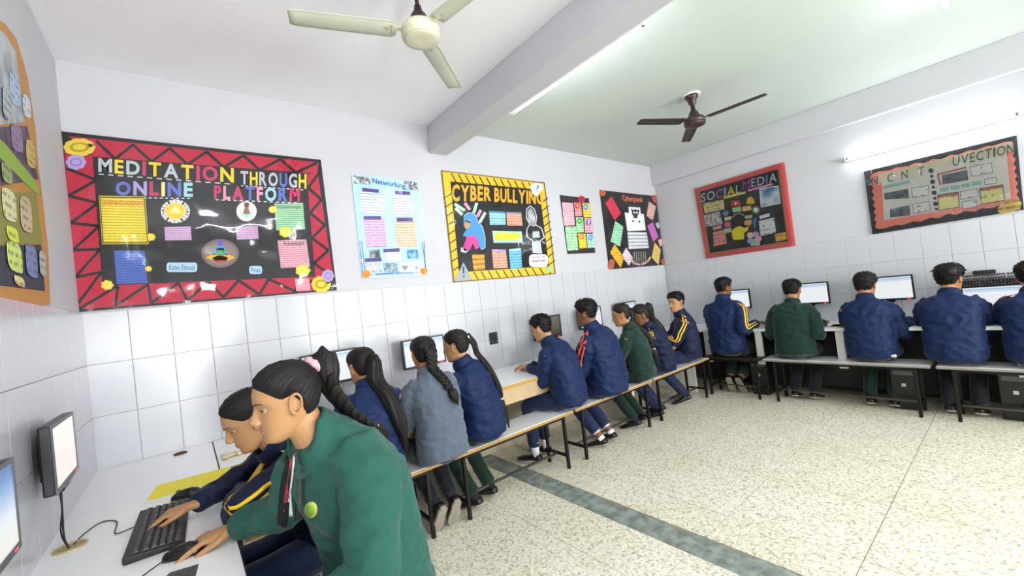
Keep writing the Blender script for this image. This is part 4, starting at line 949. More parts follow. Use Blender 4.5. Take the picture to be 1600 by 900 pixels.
    for a in np.linspace(0, 2*math.pi, 40, endpoint=False):
        fr_ = max(0, math.sin(a)); o_ = ax1*math.cos(a)+ay1*math.sin(a)
        if blz: prof_ = ((.98, -.012), (.93, .030-.03*fr_), (1.0, .038-.03*fr_), (1.10, .030-.03*fr_), (1.36, -.022-.01*fr_), (1.28, -.026-.01*fr_))
        else: prof_ = ((.98, -.012), (.94, .040-.012*fr_), (1.0, .046-.012*fr_), (1.07, .040-.012*fr_), (1.22, -.008), (1.16, -.02))
        rs.append([cc+o_*rad*p_*(1+.10*fr_*blz)+tn1*(q_*s-.030*fr_*blz)+ay1*.006 for p_, q_ in prof_])
    g.rings(rs, closed=True); g.build('collar', jac, jo, smooth=True)
    if not blz:                                                   # ribbed hem and cuffs
        mb = MB().rings([ring(t, a_*k*wm, b_*k) for t, a_, b_ in ((.03, .155, .124), (.05, .164, .133), (.085, .164, .133), (.10, .158, .127))])
    for sd, pth in paths.items():
        MB().tube([pth[-3], pth[-1], pth[-1]+unit(pth[-1]-pth[-3])*.008], [.043*k, .041*k, .036*k], 16).build('cuff', jac, jo, smooth=True)
    if stripe:
        for sd in stripe_arms:
            pth = crom(np.vstack([N+ax*sd*.07+V(0, 0, -.005), paths[sd][3:-2]]), 44)
            for da in (-.17, .17):
                L_, R_ = [], []
                for i in range(len(pth)):
                    t = unit(pth[min(i+1, 43)]-pth[max(i-1, 0)]); o0 = V(sd*.9, -.25, .45) if i > 4 else V(sd*.35, -.1, 1); o0 = unit(o0-t*np.dot(o0, t)); b_ = np.cross(t, o0)
                    pr_ = []
                    for dd in (-.085, .085):
                        q = da+dd; o_ = o0*math.cos(q*1.3)+b_*math.sin(q*1.3); h_ = bvh.ray_cast(Vector(pth[i]+o_*.16), Vector(-o_), .2)
                        pr_.append(None if h_[0] is None else np.array(h_[0])+o_*.0022)
                    if None in [None if p is None else 1 for p in pr_]: continue
                    L_.append(pr_[0]); R_.append(pr_[1])
                if len(L_) > 3:
                    g = MB(); n_ = len(L_); g.add(L_+R_, [(i, i+1, n_+i+1, n_+i) for i in range(n_-1)]); so = g.build('sleeve_stripe', stripe, jo, smooth=True)
                    md = so.modifiers.new('thickness', 'SOLIDIFY'); md.thickness = .003; md.offset = 0
    # ---- hair
    hair = hair or {}
    boy = not girl; tie = None
    if girl: tie = V(*hair.get('tie', (0, -.100, -.015)))
    vs, fs, fl, edge = hair_cap(F, boy, tie, thick if thick is not None else (.016 if boy else .0095), (hsh(label) % 53)*.37, style)
    cap = BVHTree.FromPolygons([tuple(p) for p in vs], fs); hm = MB().add(vs, fs); rr = random.Random(hsh(label)); E_ = np.array(edge); VV = np.array(vs)
    if girl:                                                      # combed strands from the hairline to the tie
        cand = np.where((E_ > .35) & (E_ < .97))[0]; tw_ = F(tie*1.03)
        for q_ in range(420 if vox < .005 else 130):
            p0 = VV[cand[rr.randrange(len(cand))]]; P_ = []
            for u in np.linspace(0, .96, 9):
                d_ = unit((p0-HC)*(1-u)+(tw_-HC)*u+np.array([rr.uniform(-1, 1) for _ in range(3)])*.0006); h_ = cap.ray_cast(Vector(HC), Vector(d_))
                if h_[0] is not None: P_.append(np.array(h_[0])+d_*.0006)
            if len(P_) == 9:
                hm.tube(P_, [.0006]+[.0014]*7+[.0008], 4); k0 = rr.uniform(0, 90); fl.extend([(k0+j*.4, i*.1, 0) for i in range(9) for j in range(4)])
    else:
        cand = np.where(E_ > .9)[0]
        for q_ in range(520):
            i0 = cand[rr.randrange(len(cand))]; p0 = VV[i0]; d_ = unit(p0-HC); tg = RH@V(rr.uniform(-.6, .6), (.9 if style else -.5)+rr.uniform(-.5, .5), -.15); tg = unit(tg-d_*np.dot(tg, d_)); ln = rr.uniform(.008, .016)*(1.3 if (thick or 0) > .02 else 1)
            hm.tube([p0-d_*.003, p0+d_*ln*.35+tg*ln*.5, p0+d_*ln*.45+tg*ln*1.3], [.0032, .0026, .0006], 4); k0 = rr.uniform(0, 90); fl.extend([(k0+j, i*.1, 0) for i in range(3) for j in range(4)])
    ho = hm.build('hair', BOYHAIR if boy else HAIR, r, smooth=True); add_flow(ho, fl)
    if girl:
        tp = F(tie*1.06); R_ = RH
        g = MB(); axd = unit(RH@unit(tie)); a1 = unit(np.cross(axd, (1, 0, 0))); a2 = np.cross(axd, a1); tr = hair.get('tr', .016); rs = []
        for q in np.linspace(0, 2*math.pi, 22, endpoint=False):
            wob = 1+.22*math.sin(q*7)
            cen = tp+(a1*math.cos(q)+a2*math.sin(q))*tr; od = a1*math.cos(q)+a2*math.sin(q)
            rs.append([cen+od*tr*.5*wob*math.cos(p)+axd*tr*.55*wob*math.sin(p) for p in np.linspace(0, 2*math.pi, 8, endpoint=False)])
        g.rings(rs, closed=True); g.build('hair_tie', hair.get('tm', KTIE), ho, smooth=True)
        pts = [tp, tp+axd*.022]; r0 = hair.get('r', .02)
        if hair.get('loose'): pts = [tp-axd*.004, tp+axd*.028+V(0, 0, .004), tp+axd*.050-V(0, 0, .014)]
        for (hx, hz) in hair['path']:                            # falls along the back of the jacket
            h_ = bvh.ray_cast(Vector((hx, -.6, hz)), Vector((0, 1, 0)), 1.2)
            yb = h_[0][1]-r0*.75 if h_[0] is not None else None
            if yb is None or yb > pts[-1][1]+.03: yb = min(pts[-1][1], (yb if yb is not None else 9))
            pts.append(V(hx, yb, hz))
        if hair['kind'] == 'braid':
            q = resample(pts, 30); ks = int(30*hair.get('split', .82)); k0 = hair.get('loose', 0)
            if k0: tube_hair('ponytail', crom(q[:k0+3], 9), np.interp(np.linspace(0, 1, 9), [0, .12, .3, .6, 1], [r0*.22, r0*.55, r0*.85, r0*.95, r0*.55]), HAIR, ho, 9, 6)
            braid('braid', q[k0:ks], r0, r0*.62, ho, 3)
            MB().tube([q[ks-1]+(q[ks-1]-q[ks-2])*.1, q[ks-1]+(q[ks]-q[ks-1])*.9], r0*.62, 10).build('braid_tie', hair.get('tm2', WTIE), ho, smooth=True)
            tl = q[ks-1:]; m_ = len(tl); tube_hair('hair_tail', crom(tl, 9), np.interp(np.linspace(0, 1, 9), [0, .15, .5, 1], [r0*.45, r0*.8, r0*.75, r0*.12]), HAIR, ho, 6, 5)
        else:
            q = crom(pts, 22); tube_hair('ponytail', q, np.interp(np.linspace(0, 1, 22), [0, .08, .3, .7, 1], [r0*.55, r0*.9, r0*1.15, r0*1.0, r0*.15]), HAIR, ho, 10, 4)
    return r, jo, bvh, W, I
def displace(v, n, amp, seed):
    out = v.copy()
    for i in range(len(v)):
        x, y, z = v[i]
        a = noise.noise((x*5.5+seed, y*5.5, z*11)); b = noise.noise((x*11-z*6+seed, y*11, z*15+x*5)); d = noise.noise((x*3, y*3+seed, z*3))
        h = amp*((1-abs(a)*2.4)**2*.45*(1 if abs(a) < .42 else -.2)+(1-abs(b)*2.4)*.5+d*.6)-amp*.25
        out[i] += n[i]*h
    return out
LEFT = math.pi/2; RIGHT = -math.pi/2                             # facing the left wall / the right wall
GB, GR = 'students on the benches along the back wall', 'students on the benches along the right wall'
# foreground pair at the left desk
p1 = person('girl in bottle green blazer with pink scrunchie leaning to the mouse in the foreground', .87, -2.05, LEFT+.20, top=1.41, neck=(.742, -2.05, 1.178), slouch=.085, twist=18, hyaw=-12, hoff=(0, .008, -.015), hpitch=10, hs=.945, outfit='blazer', jac=GREEN, trs=TGREEN, girl=True, skin=0,
       hands=((.60, -2.20, .70), (.558, -1.665, .838)), elbows=((.81, -2.28, .83), (.69, -1.83, .90)), palm=((0, 1, -.5), (0, 0, -1)), hdir=(None, (-.95, .22, -.10)), curl=(.4, .22), spread=.35,
       hair=dict(kind='braid', tie=(0, -.098, .072), tr=.023, tm=PTIE, loose=8, r=.036, path=[(.0, 1.30), (.0, 1.21), (.01, 1.14), (.02, 1.05)], split=.80), vox=.0038, jvox=.006, bulk=1.08, feet='flat', thick=.011, shw=.150)
p2 = person('girl in navy tracksuit with double yellow sleeve stripes typing on the keyboard', .88, -1.42, LEFT, top=1.30, neck=(.712, -1.49, 1.042), slouch=.05, hpitch=24, hs=1.0, outfit='track', jac=NAVY2, trs=TNAVY, girl=True, skin=0,
       hands=((.60, -1.36, .85), (.445, -1.345, .858)), elbows=((.575, -1.615, .872), (.66, -1.20, .875)), hdir=(None, (-.93, .22, -.10)), curl=(.35, .35), spread=.3,
       hair=dict(kind='pony', tie=(0, -.100, -.02), r=.016, path=[(0, 1.0), (0, .9)]), stripe=YSTR, vox=.0045, jvox=.007, thick=.0095)
# back wall row
person('girl in navy jacket with long loose ponytail in a white scrunchie', 1.30, -.90, 0, top=1.315, lean=.07, side=.03, hyaw=18, hpitch=10, jac=NAVY, trs=TGREEN, girl=True, skin=1, group=GB,
       hair=dict(kind='pony', tie=(0, -.100, .012), tr=.017, tm=WTIE, r=.038, path=[(.06, 1.10), (.09, 1.0), (.12, .88), (.14, .76), (.15, .66)]), hands=(None, (1.56, -.42, .98)), feet='back', curl=(.3, .9))
person('girl in grey tweed blazer with a short dark braid', 1.735, -.93, 0, top=1.322, lean=.08, side=.0, hyaw=0, hpitch=6, outfit='blazer', jac=GREY, trs=TBLACK, girl=True, skin=1, group=GB, bulk=1.08,
       hair=dict(kind='braid', tie=(0, -.100, .015), r=.035, path=[(.0, 1.10), (.03, 1.02), (.055, .94), (.075, .86)], split=.78, tm2=KTIE, tr=.014), feet='tuck')
person('girl in navy jacket with one long thin braid reaching the bench', 2.13, -.86, math.radians(14), top=1.332, lean=.05, side=-.09, hyaw=25, hpitch=6, jac=NAVY, trs=TGREEN, girl=True, skin=0, group=GB,
       hair=dict(kind='braid', tie=(.012, -.100, .035), tr=.013, tm=WTIE, r=.023, path=[(.0, 1.13), (.03, 1.03), (.06, .93), (.09, .83), (.115, .73), (.13, .62), (.14, .54)], split=.72), feet='back')
person('boy in navy tracksuit leaning on the desk beside the bare stretch of bench', 3.05, -.83, math.radians(20), top=1.325, lean=.12, slouch=.07, side=-.0, hyaw=4, hpitch=16, jac=NAVY, trs=TNAVY, skin=0, group=GB, bulk=1.06, socks=True,
       hands=((2.93, -.50, .845), (2.98, -.46, .85)), curl=(.6, .5), feet='flat', thigh=.36)
person('curly haired boy in navy tracksuit with orange red shoulder stripes', 3.53, -.90, math.radians(8), top=1.415, lean=.06, side=-.06, hyaw=20, hpitch=8, jac=NAVY, trs=TNAVY, skin=2, group=GB, bulk=1.06, stripe=RSTR, stripe_arms=(-1,), thick=.024, socks=True, feet='back')
person('girl in green blazer with a long braid and white band', 4.13, -.86, math.radians(14), top=1.315, lean=.06, side=-.07, hyaw=28, hpitch=10, outfit='blazer', jac=GREEN2, trs=TGREEN, girl=True, skin=1, group=GB,
       hair=dict(kind='braid', tie=(.02, -.098, .0), r=.034, path=[(-.03, 1.09), (.0, .98), (.02, .86), (.03, .74), (.04, .60)], split=.7), feet='back')
person('girl in navy tracksuit with yellow sleeve stripes and swept back ponytail', 4.53, -.86, math.radians(26), top=1.262, lean=.09, side=-.10, hyaw=24, hpitch=18, jac=NAVY2, trs=TNAVY, girl=True, skin=2, group=GB, stripe=YSTR, stripe_arms=(-1,),
       hair=dict(kind='pony', tie=(0, -.096, .04), tr=.015, r=.034, path=[(-.02, 1.10), (.03, 1.02), (.06, .93), (.08, .84)]), feet='back')
person('short haired boy in navy tracksuit with yellow shoulder stripes facing left by the corner', 5.19, -.80, math.radians(38), top=1.33, lean=.03, side=-.02, hyaw=38, hpitch=4, jac=NAVY2, trs=TNAVY, skin=0, group=GB, stripe=YSTR, stripe_arms=(-1,), style=1, feet='back')
# right wall row
P12 = person('tall boy in navy jacket and dark green trousers in the far corner', 5.63, -1.10, RIGHT, top=1.465, lean=.05, side=-.03, hyaw=-32, hpitch=4, jac=NAVY, trs=TGREEN, skin=2, group=GR, hands=(None, (5.80, -1.37, .845)), style=1, feet='tuck', stripe=YSTR, stripe_arms=(1,))
person('boy in dark green blazer writing at the right wall desk', 5.64, -1.80, RIGHT, top=1.342, lean=.07, side=.0, hyaw=0, hpitch=14, outfit='blazer', jac=GREEN2, trs=TBLACK, skin=1, group=GR, bulk=1.08, hands=((5.88, -1.60, .835), (5.84, -2.02, .835)), thick=.013, feet='back')
P14 = person('boy in navy jacket with white shirt tail showing over green trousers', 5.64, -2.45, RIGHT, top=1.337, lean=.06, side=-.02, hyaw=-14, hpitch=10, jac=NAVY, trs=TGREEN, skin=1, group=GR, bulk=1.08, hands=(None, (5.90, -2.70, .835)), style=1, feet='back')
person('broad boy in navy jacket with face turned right, bushy hair', 5.64, -3.00, RIGHT, top=1.335, lean=.08, side=.0, hyaw=-26, hpitch=10, jac=NAVY, trs=TBLACK, skin=1, group=GR, bulk=1.12, thick=.021, feet='back')
person('navy jacketed student with crimson shoulder stripe cut by the right picture edge', 5.64, -3.46, RIGHT, top=1.30, lean=.08, side=.0, hyaw=-10, hpitch=14, jac=NAVY, trs=TBLACK, skin=1, group=GR, bulk=1.1, stripe=PSTR, stripe_arms=(-1,), feet='back')
# ------------------------------------------------------------------ ceiling fans
def fan(loc, ang, label, body_m, blade_m, bottom_m, canopy_m):
    r = empty('ceiling_fan', loc); tag(r, label, 'fan', 'ceiling fans'); WORLD[r.name] = Matrix.Identity(4)
    up = CEIL-loc[2]
    MB().cyl((0, 0, .06), (0, 0, up-.02), .011).build('down_rod', canopy_m, r, smooth=True)
    MB().lathe([(.0, up-.12), (.018, up-.12), (.022, up-.10), (.036, up-.085), (.040, up-.05), (.058, up-.035), (.064, up-.002), (0, up-.002)], n=28).build('ceiling_canopy', canopy_m, r, smooth=True)
    MB().lathe([(0, .135), (.018, .135), (.022, .11), (.040, .085), (.050, .06), (.052, .03), (0, .03)], n=28).build('lower_canopy', canopy_m, r, smooth=True)
    MB().lathe([(0, .045), (.06, .045), (.085, .03), (.098, .012), (.098, -.010), (.092, -.014), (.092, -.020), (.098, -.024), (.09, -.040), (.0, -.042)], n=40).build('motor', body_m, r, smooth=True)
    MB().lathe([(0, -.046), (.05, -.047), (.078, -.044), (.084, -.040), (0, -.040)], n=36).build('motor_cap', bottom_m, r, smooth=True)
    for k in range(3):
        a = math.radians(ang+120*k); d = V(math.cos(a), math.sin(a), 0); n = V(-d[1], d[0], 0); pit = .12
        nn = unit(n*math.cos(pit)+V(0, 0, math.sin(pit))); uu = np.cross(d, nn)
        MB().obox(d*.108+V(0, 0, .004), d*.036, nn*.014, uu*.003).build('blade_bracket', body_m, r, bevel=.002, seg=1)
        vs = []; fs = []; L = np.linspace(.122, .605, 20)
        for i, l_ in enumerate(L):
            w_ = .054-.006*i/19
            if i == 19: w_ = .040
            if i == 0: w_ = .044
            row = [(-w_, -.002), (-w_*.78, .0035), (-w_*.66, -.001), (0, .003), (w_*.66, -.001), (w_*.78, .0035), (w_, -.002)]
            for q, h in row: vs.append(d*l_+nn*q+uu*(h+.004))
            for q, h in row: vs.append(d*l_+nn*q+uu*(h+.0015))
        for i in range(19):
            b = i*14
            for j in range(6): fs.append((b+j, b+14+j, b+15+j, b+1+j)); fs.append((b+7+j, b+8+j, b+22+j, b+21+j))
            fs.append((b, b+7, b+21, b+14)); fs.append((b+6, b+20, b+27, b+13))
        fs.append(tuple(list(range(0, 7))+list(range(13, 6, -1)))); b = 19*14; fs.append(tuple(list(range(b+6, b-1, -1))+list(range(b+7, b+14))))
        bo = MB().add(vs, fs).build('blade', blade_m, r, smooth=True)
        for q, l_ in ((-.02, .142), (.02, .142), (0, .168)):
            MB().cyl(d*l_+nn*q-uu*.004, d*l_+nn*q+uu*.010, .006, n=10).build('screw', canopy_m if blade_m is not M_CREAM else M_NICKEL, bo)
M_CREAM = mat('cream_fan_enamel', '#cfd2bc', .35, var=.1, vscale=6); M_CREAM2 = mat('yellowed_cream_enamel', '#d6d3b6', .35, var=.12, vscale=25); M_BRN = mat('brown_fan_enamel', '#35201d', .3, spec=.6); M_BRN2 = mat('dark_brown_canopy', '#2a1715', .35)
M_DKBL = mat('dark_fan_blade', '#2e2729', .4); M_NICKEL = mat('nickel_screw', '#c8c8c0', .3, .8)
fan((1.53, -1.63, 2.92), 42, 'cream ceiling fan with three cream blades and yellowed motor', M_CREAM2, M_CREAM, M_CREAM2, M_BRN2)
fan((4.42, -1.60, 2.97), 36, 'dark brown ceiling fan with thin dark blades over the right half of the room', M_BRN, M_DKBL, M_BRN, M_BRN)
MB().lathe([(.0, CEIL-.001), (.085, CEIL-.001), (.085, CEIL-.006), (.07, CEIL-.012), (0, CEIL-.012)], (4.42, -1.60, 0), 30).build('ceiling_rose', mat('white_plastic', '#e6e6e2', .4), bpy.data.objects['ceiling.001'])
# ------------------------------------------------------------------ tube lights
M_TUBE = mat('lit_fluorescent_tube', '#f4fbff', .4, emit=TUBE); M_FIX = mat('white_enamel_batten', '#e9e9e6', .4); M_CAP = mat('grey_lamp_cap', '#8d9294', .4, .4)
def tube_light(a, b, wall_dir, label, gain=1.0):
    """tube from a to b, batten on the side wall_dir"""
    a, b, n = V(*a), V(*b), unit(wall_dir); t = unit(b-a); sd = np.cross(t, n)
    r = empty('tube_light', (a+b)/2); tag(r, label, 'lamp', 'tube lights')
    MB().obox((a+b)/2+n*.045, t*(np.linalg.norm(b-a)/2+.02), sd*.018, n*.014).build('batten', M_FIX, r, bevel=.003, seg=1)
    MB().cyl(a+t*.02, b-t*.02, .013, n=14).build('tube', mat('lit_fluorescent_tube_%d' % round(gain*100), '#f4fbff', .4, emit=TUBE*gain), r, smooth=True)
    for p, q in ((a, 1), (b, -1)):
        MB().cyl(p+t*.02*q, p+t*.001*q, .0135, n=14).build('end_cap', M_CAP, r)
        MB().obox(p-t*.006*q+n*.018, t*.007, sd*.015, n*.034).build('lamp_holder', M_FIX, r, bevel=.003, seg=1)
tube_light((2.685, -.98, 3.0), (2.685, -2.20, 3.0), (-1, 0, 0), 'lit tube light on the side of the ceiling beam', 1.25)
tube_light((RX-.065, -2.33, 2.56), (RX-.065, -3.52, 2.56), (1, 0, 0), 'lit tube light on the right wall above the wavy bordered poster', .8)
tube_light((4.78, -3.26, CEIL-.065), (3.58, -3.26, CEIL-.065), (0, 0, 1), 'tube light on the ceiling cut by the top picture edge', .8)
tube_light((1.95, -4.2, CEIL-.065), (.75, -4.2, CEIL-.065), (0, 0, 1), 'tube light on the ceiling behind the viewer, left bay', 3.3)
tube_light((.065, -2.25, 2.56), (.065, -3.45, 2.56), (-1, 0, 0), 'lit tube light on the left wall beside the viewer', .6)
tube_light((5.2, -5.4, CEIL-.065), (4.0, -5.4, CEIL-.065), (0, 0, 1), 'tube light on the ceiling behind the viewer, right bay', 1.2)
# ------------------------------------------------------------------ monitors on the walls
M_BEZ = mat('black_monitor_plastic', '#121214', .35); M_GREYB = mat('grey_bezel_front', '#55585a', .4); M_ARM = mat('black_wall_bracket', '#1b1b1b', .5, .3); M_LED = mat('red_status_light', '#e8203c', .3, emit=2.0)
def screen_mat(name, kind):
    M = mat(name, '#000000', .25); n, l, b = nodes(M); tc = n.new('ShaderNodeTexCoord'); sx = n.new('ShaderNodeSeparateXYZ'); l.new(tc.outputs['Object'], sx.inputs[0])
    if kind == 'page': stops = [(0, '#c8d6ea'), (.04, '#f2f6fa'), (.78, '#ffffff'), (.80, '#cfe0f2'), (.90, '#9cc2e6'), (.94, '#e8eef4')]
    elif kind == 'pink': stops = [(0, '#d8d2d0'), (.05, '#f0e2dc'), (.5, '#f6e6e0'), (.93, '#f2e8e4'), (.95, '#d0dcea')]
    elif kind == 'blue': stops = [(0, '#f0ece6'), (.4, '#e4ecf4'), (.75, '#7aa4d8'), (.92, '#3c6fb6')]
    else: stops = [(0, '#3a3a32'), (.5, '#5a584c'), (1, '#6c6a5c')]  # off screen: its beige reflection is painted as a vertical gradient
    z = math_node(n, l, 'DIVIDE', math_node(n, l, 'ADD', sx.outputs[2], -.012), .226); r = ramp(n, stops); r.color_ramp.interpolation = 'LINEAR' if kind in ('blue', 'off') else 'CONSTANT'; l.new(z, r.inputs[0])
    if kind == 'off': l.new(r.outputs[0], b.inputs['Base Color']); b.inputs['Roughness'].default_value = .12
    else: l.new(r.outputs[0], b.inputs['Emission Color']); b.inputs['Emission Strength'].default_value = .43
    return M
SCR = {k: screen_mat('screen_'+k, k) for k in ('page', 'pink', 'blue', 'off')}
def monitor(loc, rz, label, kind='page', w_=.40, h=.25, gap=.10, grey=False):
    """loc: bottom centre of the front; the screen looks along local -y; the wall is behind"""
    r = empty('monitor', loc, rz); tag(r, label, 'monitor', 'monitors fixed to the walls'); WORLD[r.name] = Matrix.Identity(4)
    MB().box((-w_/2, 0, 0), (w_/2, .032, h)).build('casing', M_BEZ, r, bevel=.006)
    fb = MB(); bz = .013
    for a, b in (((-w_/2, -.004, 0), (w_/2, .0, bz+.006)), ((-w_/2, -.004, h-bz), (w_/2, 0, h)), ((-w_/2, -.004, bz+.006), (-w_/2+bz, 0, h-bz)), ((w_/2-bz, -.004, bz+.006), (w_/2, 0, h-bz))): fb.box(a, b)
    fb.build('bezel', M_GREYB if grey else M_BEZ, r)
    MB().box((-w_/2+bz, -.002, bz+.006), (w_/2-bz, -.0005, h-bz)).build('screen', SCR[kind], r)
    MB().box((w_/2-.06, -.0045, .006), (w_/2-.03, -.0042, .011)).build('status_light', M_LED, r)
    MB().box((-w_*.3, .032, h*.15), (w_*.3, .05, h*.85)).build('back_shell', M_BEZ, r, bevel=.008)
    if gap > .055: MB().box((-.03, .05, h*.35), (.03, gap, h*.65)).build('wall_bracket', M_ARM, r, bevel=.003, seg=1)
    MB().box((-.05, .002, -.022), (.05, .028, .001)).build('neck_stub', M_BEZ, r, bevel=.004, seg=1)
    return r
dY = -.112
monitor((1.31, dY, 1.015), 0, 'monitor with white page behind the girl with the white scrunchie', w_=.42)
monitor((2.085, dY, 1.0), 0, 'monitor with white page behind the girl in grey blazer')
monitor((3.585, dY, 1.002), 0, 'switched off monitor beside the boy leaning on the desk', 'off')
monitor((4.31, dY, 1.02), 0, 'monitor behind the curly haired boy')
monitor((5.04, dY, 1.01), 0, 'monitor above the girl with the swept back ponytail')
dX = ROOM_X-.112
monitor((dX, -1.0, 1.0), -math.pi/2, 'monitor beside the tall boy in the far corner')
monitor((dX, -1.835, 1.01), -math.pi/2, 'monitor in front of the boy in green blazer')
monitor((dX, -2.53, 1.01), -math.pi/2, 'monitor in front of the boy with the shirt tail')
monitor((dX, -3.24, .85), -math.pi/2, 'monitor with a black keyboard resting on top at the right')
monitor((.068, -1.08, 1.012), math.pi/2, 'grey edged monitor on the left wall above the cable hole', 'pink', .37, .245, .06, True)
monitor((.068, -1.88, 1.0), math.pi/2, 'monitor with a blue picture cut by the left picture edge', 'blue', .40, .245, .06, True)
# ------------------------------------------------------------------ keyboards and mice
M_KEY = mat('black_keycap', '#1c1c1e', .45); M_KB = mat('black_keyboard_plastic', '#131314', .5); M_WIRE = mat('black_cable', '#161616', .5); M_GLOSS = mat('glossy_black_mouse', '#0d0d0e', .2); M_MARK = mat('white_key_print', '#b8b8b8', .6)
def keyboard(loc, R, label, L=.45, Wd=.155):
    """long side along local x, keys up +z, back edge +y"""
    r = empty('keyboard', loc); r.rotation_euler = R; tag(r, label, 'keyboard'); WORLD[r.name] = Matrix.Identity(4)
    MB().add([(-L/2, -Wd/2, 0), (L/2, -Wd/2, 0), (L/2, Wd/2, 0), (-L/2, Wd/2, 0), (-L/2, -Wd/2, .014), (L/2, -Wd/2, .014), (L/2, Wd/2, .026), (-L/2, Wd/2, .026)], [(0,3,2,1),(4,5,6,7),(0,1,5,4),(1,2,6,5),(2,3,7,6),(3,0,4,7)]).build('case', M_KB, r, bevel=.005)
    g = MB(); pr_ = MB(); sl = .012/Wd
    blocks = [(-L/2+.012, 15), (-L/2+.300, 3), (-L/2+.366, 4)]
    for x0, n in blocks:
        for row in range(6):
            yc = -Wd/2+.018+row*.0205+(.006 if row == 5 else 0); zc = .0145+sl*(yc+Wd/2)
            if n == 3 and row in (2,): continue
            i = 0
            while i < n:
                wd_ = 6 if (row == 0 and n == 15 and i == 4) else 1
                a = x0+i*.0188; b = a+.0188*wd_-.0025
                g.add([(a, yc-.0085, zc), (b, yc-.0085, zc), (b, yc+.0085, zc), (a, yc+.0085, zc), (a+.002, yc-.006, zc+.006), (b-.002, yc-.006, zc+.006), (b-.002, yc+.007, zc+.0065), (a+.002, yc+.007, zc+.0065)], [(4,5,6,7),(0,1,5,4),(1,2,6,5),(2,3,7,6),(3,0,4,7)])
                pr_.add([(a+.005, yc, zc+.0068), (a+.008, yc, zc+.0068), (a+.008, yc+.004, zc+.007), (a+.005, yc+.004, zc+.007)], [(0, 1, 2, 3)]); i += wd_
    k = g.build('keys', M_KEY, r); k['kind'] = 'stuff'; q = pr_.build('key_print', M_MARK, r); q['kind'] = 'stuff'
    return r
def ctube(pts, rad, n=40, k=8):
    return MB().tube(crom(pts, n), rad, k)
kb = keyboard((.335, -1.335, DESK+.001), (0, 0, math.radians(88)), 'black keyboard on the left desk under the typing hand', .45, .16)
ctube([(.255, -1.24, DESK+.012), (.20, -1.22, DESK+.004), (.19, -1.08, DESK+.004), (.14, -1.02, DESK+.003), (.10, -1.10, DESK+.003), (.085, -1.185, DESK+.004)], .0022).build('cable', M_WIRE, None)
tag(bpy.data.objects['cable'], 'thin black keyboard cable looping across the left desk to the cable hole', 'cable')
keyboard((ROOM_X-.055, -3.24, 1.108), (math.radians(78), 0, -math.pi/2), 'black keyboard standing on top of the monitor at right', .42, .09)
def mouse(loc, rz, label):
    r = empty('mouse', loc, rz); tag(r, label, 'mouse', 'computer mice on the left desk'); WORLD[r.name] = Matrix.Identity(4)
    rs = []
    for t, w_, h in ((-.055, .012, .010), (-.052, .022, .018), (-.04, .029, .029), (-.015, .031, .036), (.015, .030, .033), (.04, .028, .024), (.053, .022, .016), (.057, .012, .010)):
        rs.append([V(w_*math.cos(a), t, .002+max(0, h*math.sin(a)) if math.sin(a) > 0 else .002) for a in np.linspace(0, 2*math.pi, 20, endpoint=False)])
    MB().rings(rs).build('shell', M_GLOSS, r, smooth=True)
    MB().tube([V(0, .028+.008*math.cos(a), .027+.008*math.sin(a)) for a in np.linspace(0, 2*math.pi, 14, endpoint=False)], .003, 8, closed=True).build('scroll_wheel', M_KEY, r, smooth=True)
    MB().box((-.0005, .0, .033), (.0005, .045, .0345)).build('button_split', M_KEY, r)
    return r
mouse((.405, -1.645, DESK+.001), math.radians(72), 'glossy black mouse under the hand of the green blazer girl')
mouse((.415, -1.03, DESK+.001), math.radians(70), 'black mouse beside the yellow booklet')
ctube([(.352, -1.66, DESK+.012), (.30, -1.70, DESK+.003), (.26, -1.80, DESK+.003), (.20, -1.95, DESK+.003)], .002).build('cable', M_WIRE, None)
tag(bpy.data.objects['cable.001'], 'black mouse cable running to the lower left', 'cable')
# screen cables into the cable hole
MBx = ctube([(.045, -1.09, 1.0), (.05, -1.10, .93), (.06, -1.17, .84), (.075, -1.205, DESK+.002)], .003); MBx.build('cable', M_WIRE, None); tag(bpy.data.objects['cable.002'], 'thick black screen cable dropping from the left monitor', 'cable')
ctube([(.045, -1.06, 1.0), (.045, -1.07, .92), (.05, -1.15, .85), (.07, -1.19, DESK+.002)], .0025).build('cable', M_WIRE, None); tag(bpy.data.objects['cable.003'], 'thin grey black cable beside the thick screen cable', 'cable')
M_BRASS = mat('stained_brass_cover', '#b8a878', .45, .3, var=.3, vscale=60); M_HOLE = mat('dark_hole', '#2a1a12', .9)
def grommet(x, y, label, m, w_=.034):
    r = empty('cable_grommet', (x, y, DESK)); tag(r, label, 'cable grommet', 'cable holes in the left desk')
    MB().tube([(x+w_*math.cos(a), y+w_*math.sin(a), DESK+.002) for a in np.linspace(0, 2*math.pi, 28, endpoint=False)], .005, 8, closed=True).build('rim', m, r, smooth=True)
    MB().lathe([(0, .0005), (w_, .0005), (w_, .0015), (0, .0015)], (x, y, DESK), 24).build('hole', M_HOLE if m is not M_BRASS else M_BRASS, r)
grommet(.078, -1.20, 'brass coloured cable hole cover with cables on the left desk', M_BRASS, .042); grommet(.385, -.128, 'small dark empty cable hole near the back wall', mat('brown_rim', '#5a4030', .6), .03)
